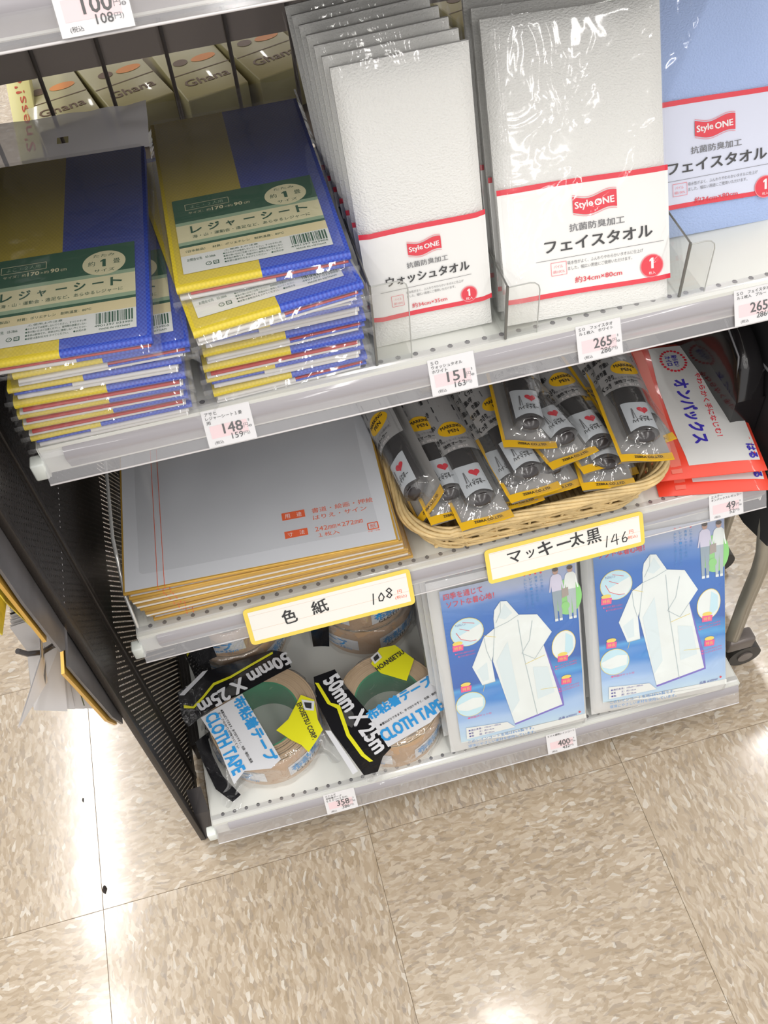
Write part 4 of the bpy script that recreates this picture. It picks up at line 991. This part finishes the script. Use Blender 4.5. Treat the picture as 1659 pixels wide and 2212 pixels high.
# ================================================================== RAINCOAT PACKETS
def rain_pack(M, label):
    t = thing('raincoat_packet', label, 'packet', M, 'raincoat packets')
    b = MB(); b.puff(0, 156, 0, 224, 12, M_rainpouch, z=-14, e=6, amp=1.2, fr=.025, edge=.3, seed=3, nu=18, nv=26); b.build('pouch', t, label='white soft pouch')
    def zt(x, y): return -1.6
    q = MB(); z = -.2
    q.grid(lambda u, v: (11+140*u, 20+198*v, z+.2*math.sin(u*9)), 10, 12, M_rain)
    z = .25
    q.poly([(11,20),(152,20),(152,14),(80,12),(11,21)], M_offw, z)
    # coat: shadow, body, hood, sleeves
    q.poly([(57,120),(72.5,27.5),(128.5,38.5),(127,60),(112,124),(90,150)], M_purple, z)
    z = .4
    q.poly([(56.4,119.1),(62,160),(88.5,169.8),(107.6,165.1),(112,155),(111.5,125.2),(126.6,40.6),(72.1,29.9)], M_coat, z)
    q.poly([(62,160),(62.2,172),(64,182),(71,190.9),(77.6,189.7),(88.5,169.8),(76,164)], M_coat, z+.1)
    q.poly([(62.1,160),(49.9,151.9),(33.9,117.7),(42.1,91.5),(56.3,92.8),(55,120),(60,135)], M_coat, z+.1)
    q.poly([(107.6,165.1),(121.4,139.4),(111.5,125.2),(100.9,110.2),(87.6,120.8),(97,135),(101.9,159.1)], M_coat, z+.1)
    for L_ in ([(62.1,160),(76,164),(88.5,169.8)], [(87.6,120.8),(100.9,110.2),(111.5,125.2)], [(56.3,119),(62,160)], [(71,190.9),(70,178),(64,166)], [(54.4,120.4),(51,135),(49.9,151.9)], [(87.6,120.8),(97,135),(101.9,159.1)], [(87,164),(89,120),(98,34)], [(42.1,91.5),(56.3,92.8)]): q.pline(L_, .7, M_coatln, z+.25)
    q.pline([(90,106),(112,112)], .5, M_pyel, z+.3); q.pline([(104,68),(122,66)], .5, M_pyel, z+.3); q.pline([(50,154),(62,149)], .5, M_pyel, z+.3)
    for P_ in ([(60,118),(74,140),(80,60),(70,45)], [(98,100),(114,96),(119,60),(100,56)], [(66,172),(75,187),(82,174),(74,168)], [(38,112),(50,120),(50,97),(43,96)]): q.poly(P_, M_coatsh, z+.18)
    # round detail pictures
    q.ell(33.5, 163, 17.4, 17.4, M_pyel, z); q.ell(33.5, 163, 16.8, 16.8, M_circ, z+.1); q.poly([(24,160),(48,170),(50,160),(44,150),(28,154)], M_coat, z+.2)
    q.pline([(22,165),(26,156),(36,151),(42,151)], .6, M_red, z+.3); q.pline([(30,176),(42,172)], .5, M_red, z+.3); q.pline([(26,169),(36,164)], .5, M_red, z+.3); q.text('やぶれにくい', 22, 172, 11, 3, M_navy, z+.3)
    q.ell(133, 119, 13, 18.5, M_pyel, z, 28, -.15); q.ell(133, 119, 12.4, 17.8, M_coat, z+.1, 28, -.15); q.poly([(133,103),(136,134),(143,128),(143,112)], M_circ, z+.2); 
    q.ell(27, 70, 16.2, 16.2, M_pyel, z); q.ell(27, 70, 15.6, 15.6, M_circ, z+.1); q.poly([(12,72),(30,78),(41,76),(40,64),(22,62),(13,66)], M_coat, z+.2)
    q.line((42,83), (45,92), .4, M_pyel, z+.1)
    for (x, y) in ((22,146), (24.5,92), (131,102), (133,71)):
        q.poly([(x-6,y-3.5),(x+5,y-4),(x+6,y+3),(x-5.5,y+4)], M_magenta, z+.3); q.ell(x, y+5.5, 5.4, 2.6, M_pyel, z+.25, 14); q.text('特長', x-4, y-2.2, 8, 4, M_pyel, z+.4)
    for (x, y, w) in ((18,137.5,21), (21,133.5,18)): q.text('●えり元に雨が入らない', x, y, w, 2.3, M_magenta, z)
    q.text('●両脇ポケット付', 22, 50.5, 26, 2.6, M_magenta, z)
    for y in (92, 88.5): q.text('●ゆったりサイズの前立', 122, y, 24, 2.2, M_magenta, z, R(6))
    for y in (61, 57.5): q.text('●たっぷり丈ゆとりの', 124, y, 23, 2.2, M_magenta, z, R(6))
    q.text('四季を通じて', 14.5, 206.5, 40, 7.5, M_red, z, 0, .01); q.text('ソフトな着心地！', 16.5, 196.5, 49, 7.5, M_red, z, 0, .01)
    for k, (ln, n) in enumerate((('にわか雨に', 5), ('携帯しやすく便利', 8), ('レジャーや通勤通学に', 10), ('ムレにくく着心地よい', 10))):
        x = 114-k*5.6; q.ell(x+1.2, 214+.3*k, 1.1, 1.1, M_red, z, 10)
        for j, ch in enumerate(ln): q.text(ch, x, 208-j*4.1, 2.7, 3.0, M_pblue, z)
    # two people pictured
    q.ell(141, 178, 15, 22, M_pgreen, z); 
    def man(x, y, m1, m2, s=1.0):
        q.poly([(x-5,y-18),(x+5,y-18),(x+5.5,y-1),(x+3,y+2),(x-3,y+2),(x-5.5,y-1)], m1, z+.2); q.poly([(x-5,y-18),(x+5,y-18),(x+4,y-52),(x+1,y-52),(x,y-28),(x-1,y-52),(x-4,y-52)], m2, z+.2)
        q.ell(x, y+5.5, 2.9, 3.6, M_skin, z+.3, 14); q.ell(x, y+7.8, 3.1, 2.4, M_hair, z+.35, 14)
        q.poly([(x-5.5,y-1),(x-8,y-18),(x-6.6,y-18),(x-4,y-4)], m1, z+.25); q.poly([(x+5.5,y-1),(x+8,y-18),(x+6.6,y-18),(x+4,y-4)], m1, z+.25)
        q.rect(x-4, y-55, x-.6, y-52, M_coat, z+.25); q.rect(x+.8, y-55, x+4, y-52, M_coat, z+.25)
    man(130, 206, M_lilac, M_pgrey); man(145, 205, M_coat, M_coatln); q.poly([(135,178),(142,180),(142,190),(135,189)], M_board, z+.4); q.ell(138, 168, 4.5, 5, M_pgreen, z+.4, 14)
    # size box and foot text
    q.poly([(17.5,24),(18.5,39.5),(64,34.5),(72,25)], M_offw, z+.3)
    for k, l in enumerate(('●適応身長：155cm～180cm', '●着　　丈：約110cm', '●胸　　囲：約125cm')): q.text(l, 20.5, 33.8-k*3.7-.3*k, 36-8*(k > 0), 2.5, M_navy, z+.5, R(-1.5))
    q.text('このレインコート生地はEVA製です。', 18.5, 17.4, 74, 4, M_pblue, z+.3, R(-1)); q.text('環境にやさしい素材を使用しています。', 18, 11.4, 76, 4, M_pblue, z+.3, R(-1))
    q.text('品番 #300W', 121, 20, 21, 3.2, M_navy, z+.3, R(3)); q.ell(145, 24.5, 1.3, 1.3, M_red, z+.4, 10)
    q.build('printed_panel', t)
    f = MB(); f.grid(lambda u, v: (-1.5+159*u, -1+228*v, 1.4+.7*noise.noise(Vector((u*3.5, v*5, 7)))-(14 if u in (0.,1.) else 0)-(10 if v in (0.,) else 0)), 20, 26, M_rainfilm); f.build('film_bag', t)
    return t
ra = rain_pack(pose(256.6, -76, 79.5, -1.6, 66), 'raincoat packet in front beside the tape rolls')
dup(ra, pose(419.0, -76, 82.5, -4.0, 60.5), 'raincoat packet in front at the right end of the lowest shelf')
dup(ra, pose(254, -55, 79.5, -1.6, 65.6), 'raincoat packet directly behind the front one beside the tape')
dup(ra, pose(418, -54, 82.5, -4.0, 60.2), 'raincoat packet directly behind the right end one')
dup(ra, pose(251, -34.5, 79.5, -1.6, 65.2), 'raincoat packet third in the row beside the tape')

# ================================================================== OUTER SIDE OF THE PANEL: hung card packs
def slab_yz(name, pts, x, th, m, par=None):
    b = MB(); n = len(pts)
    b.add([(x, *p) for p in pts]+[(x-th, *p) for p in pts], [tuple(range(n)), tuple(range(2*n-1, n-1, -1))]+[(i, n+i, n+(i+1)%n, (i+1)%n) for i in range(n)], m)
    return b.build(name, par)
pa = thing('card_display_pack', 'upper grey backed card pack hanging on the outside of the side panel', 'card pack', pose(-38, 0, 0))
slab_yz('backing', [(290,470),(-81,476),(-87,484),(-94,560),(-95,940),(290,940)], 0, 2, M_outer, pa)
slab_yz('gold_sheet', [(280,486),(-90,505),(-101,640),(-101,880),(280,880)], -4, 2.5, M_gold, pa)
pb = thing('card_display_pack', 'lower grey backed card pack hanging below the upper one', 'card pack', pose(-38, 0, 0))
slab_yz('backing', [(290,330),(-40,318),(-64,317),(-74,350),(-86,440),(-89,466),(290,466)], -1, 2, M_outer, pb)
slab_yz('gold_sheet', [(280,336),(-66,322),(-77,352),(-90,444),(-93,464),(280,464)], -5, 2.5, M_gold, pb)
for k, (dx, dy, m, lab) in enumerate(((-9, 2, M_bookyel, 'yellow patterned'), (-12, 0, M_bookcard, 'plain grey'), (-15, -1, M_bookyel, 'dark and yellow patterned'), (-24, -26, M_bookyel, 'outermost yellow patterned'))):
    c = thing('picture_card', '%s card hanging outside the panel behind the upper pack' % lab, 'card', pose(-38+dx, dy, 0), 'picture cards outside the panel')
    z0 = (500, 496, 492, 530)[k]; slab_yz('card', [(-30,z0-6),(-70,z0+4),(-82,z0+60),(-92,z0+260),(-30,z0+260)], 0, .8, m, c)
hook = tag(MB().tube([(-36,-50,440),(-58,-50,440),(-66,-55,442),(-74,-60,452),(-78,-62,462)], 2.2, M_pen, 8).build('display_hook'), 'black hook holding the folded notes outside the panel', 'hook')
nt_ = thing('printed_note', 'white printed note with red top hanging on the black hook', 'note', pose(-62, -40, 340))
b = MB(); b.add([(-2,0,100),(-2,-52,60),(-2,-104,160),(-2,-30,150)], [(0,1,2,3)], M_paper); b.v = [(0,4,118),(0,-28,116),(-6,-104,150),(-2,-40,98)] ; b.add([(x-1,y,z) for x,y,z in b.v], [(3,2,1,0)], M_paper); b.build('paper', nt_)
b = MB()
for k in range(3): b.add([(.5,-2-12*k,112-2*k),(.5,-8-12*k,112-2*k),(-1.5,-14-16*k,116-4*k-4),(-1.5,-8-16*k,108)], [(0,1,2,3)], M_txtg)
b.build('printing', nt_)
for k in range(6):
    y0 = -42+5.5*k; yb = (-96, -84, -70, -58, -48, -40)[k]; zb = (415, 395, 368, 345, 325, 310)[k]
    c = thing('folded_note', 'folded grey note fanned below the hook, %d' % k, 'note', pose(0,0,0), 'folded notes fanned out below the hook')
    c['label'] = ('plain grey folded note, outermost of the fan below the hook', 'plain grey folded note, second from the outer end of the fan', 'dark pictured folded note, third from the outer end of the fan', 'dark pictured folded note in the fan, between its two pictured neighbours', 'dark pictured folded note next to the rust coloured one in the fan', 'rust coloured folded note innermost in the fan against the lower pack')[k]
    b = MB(); m2 = (M_bookcard, M_bookcard, M_bookimg, M_bookimg, M_bookimg, M_bookred)[k]
    b.add([(-55,y0,470),(-55,y0,430),(-57,yb,zb),(-78,yb,zb+14),(-80,y0-4,436),(-80,y0-4,472)], [(0,1,4,5),(1,2,3,4)], M_bookcard)
    b.add([(-54.6,y0+1.5,470),(-54.6,y0+1.5,430),(-56.6,yb+3,zb),(-79,yb+3,zb+14),(-80,y0-2,436),(-80,y0-2,472)], [(5,4,1,0),(4,3,2,1)], m2)
    b.build('leaf', c)

# ================================================================== TROLLEY AT THE RIGHT
tr_ = thing('shopping_trolley', 'tubular trolley leg with caster and black bag at the right end', 'trolley', pose(0, 0, 0))
MB().tube([(622,30,330),(621,14,285),(620,5,256),(620,-6,225),(620,-9,199),(620,-9,134),(620,-12,59)], 8.5, M_tubechrome, 14).build('leg_tube', tr_)
MB().tube([(662,120,330),(664,120,200),(668,120,40)], 8.5, M_tubechrome, 12).build('leg_tube', tr_)
cs = MB(); cs.box(612, 646, -22, -4, 40, 62, M_hub, 3); cs.build('caster_fork', tr_)
wh = MB(); wh.tube([(640,-22,21),(640,-3,21)], 20.5, M_rubber, 28); wh.tube([(640,-23.5,21),(640,-2,21)], 9.5, M_hub, 16); wh.build('caster_wheel', tr_)
wh = MB(); wh.tube([(672,110,21),(672,130,21)], 20.5, M_rubber, 24); wh.build('caster_wheel', tr_)
bg = MB(); pts = [(-14,252),(30,236),(200,236),(230,560),(60,600),(20,420)]
n = len(pts); bg.add([(612,*p) for p in pts]+[(760,*p) for p in pts], [tuple(range(n)), tuple(range(2*n-1, n-1, -1))]+[(i, n+i, n+(i+1)%n, (i+1)%n) for i in range(n)], M_fabric)
bg.build('black_bag', tr_)
sd = MB(); sd.tube([(611,200,520),(611,141,415),(611,66,425),(611,35,399),(611,20,330)], 1.4, M_txtg, 6); sd.build('bag_piping', tr_)
bgm = thing('black_film_packet', 'glossy black packet leaning beside the hand warmers', 'packet', pose(596, 60, 344.5, 0, 0), None)
b = MB(); b.puff(-16, 14, 0, 190, 110, M_bagblk, e=5, amp=5, fr=.03, edge=.5, seed=6); b.build('packet_body', bgm)
b = MB(); b.tube([(-14,2,50),(-13,20,96),(-12,60,112),(-12,150,118)], 1.0, M_txtg, 6); b.build('seam', bgm)

# crumbs on the floor
for x, y, r_, lab in ((-151, -84, 5, 'largest dark crumb on the floor left of the rack beside a tile joint'), (-169, 27, 3, 'small dark crumb on the floor near the hung cards'), (-58, 10, 2.4, 'tiny dark crumb nearest the foot of the panel')):
    b = MB(); n = 10; vs = [(x+r_*(.5+.5*random.random())*math.cos(k*2*math.pi/n)*.6, y+r_*(.7+.5*random.random())*math.sin(k*2*math.pi/n), .3) for k in range(n)]+[(x, y, r_*.5)]
    b.add(vs, [(k, (k+1)%n, n) for k in range(n)], M_crumb); tag(b.build('crumb'), lab, 'crumb')
try: scene.cycles.transparent_max_bounces = 24
except Exception: pass
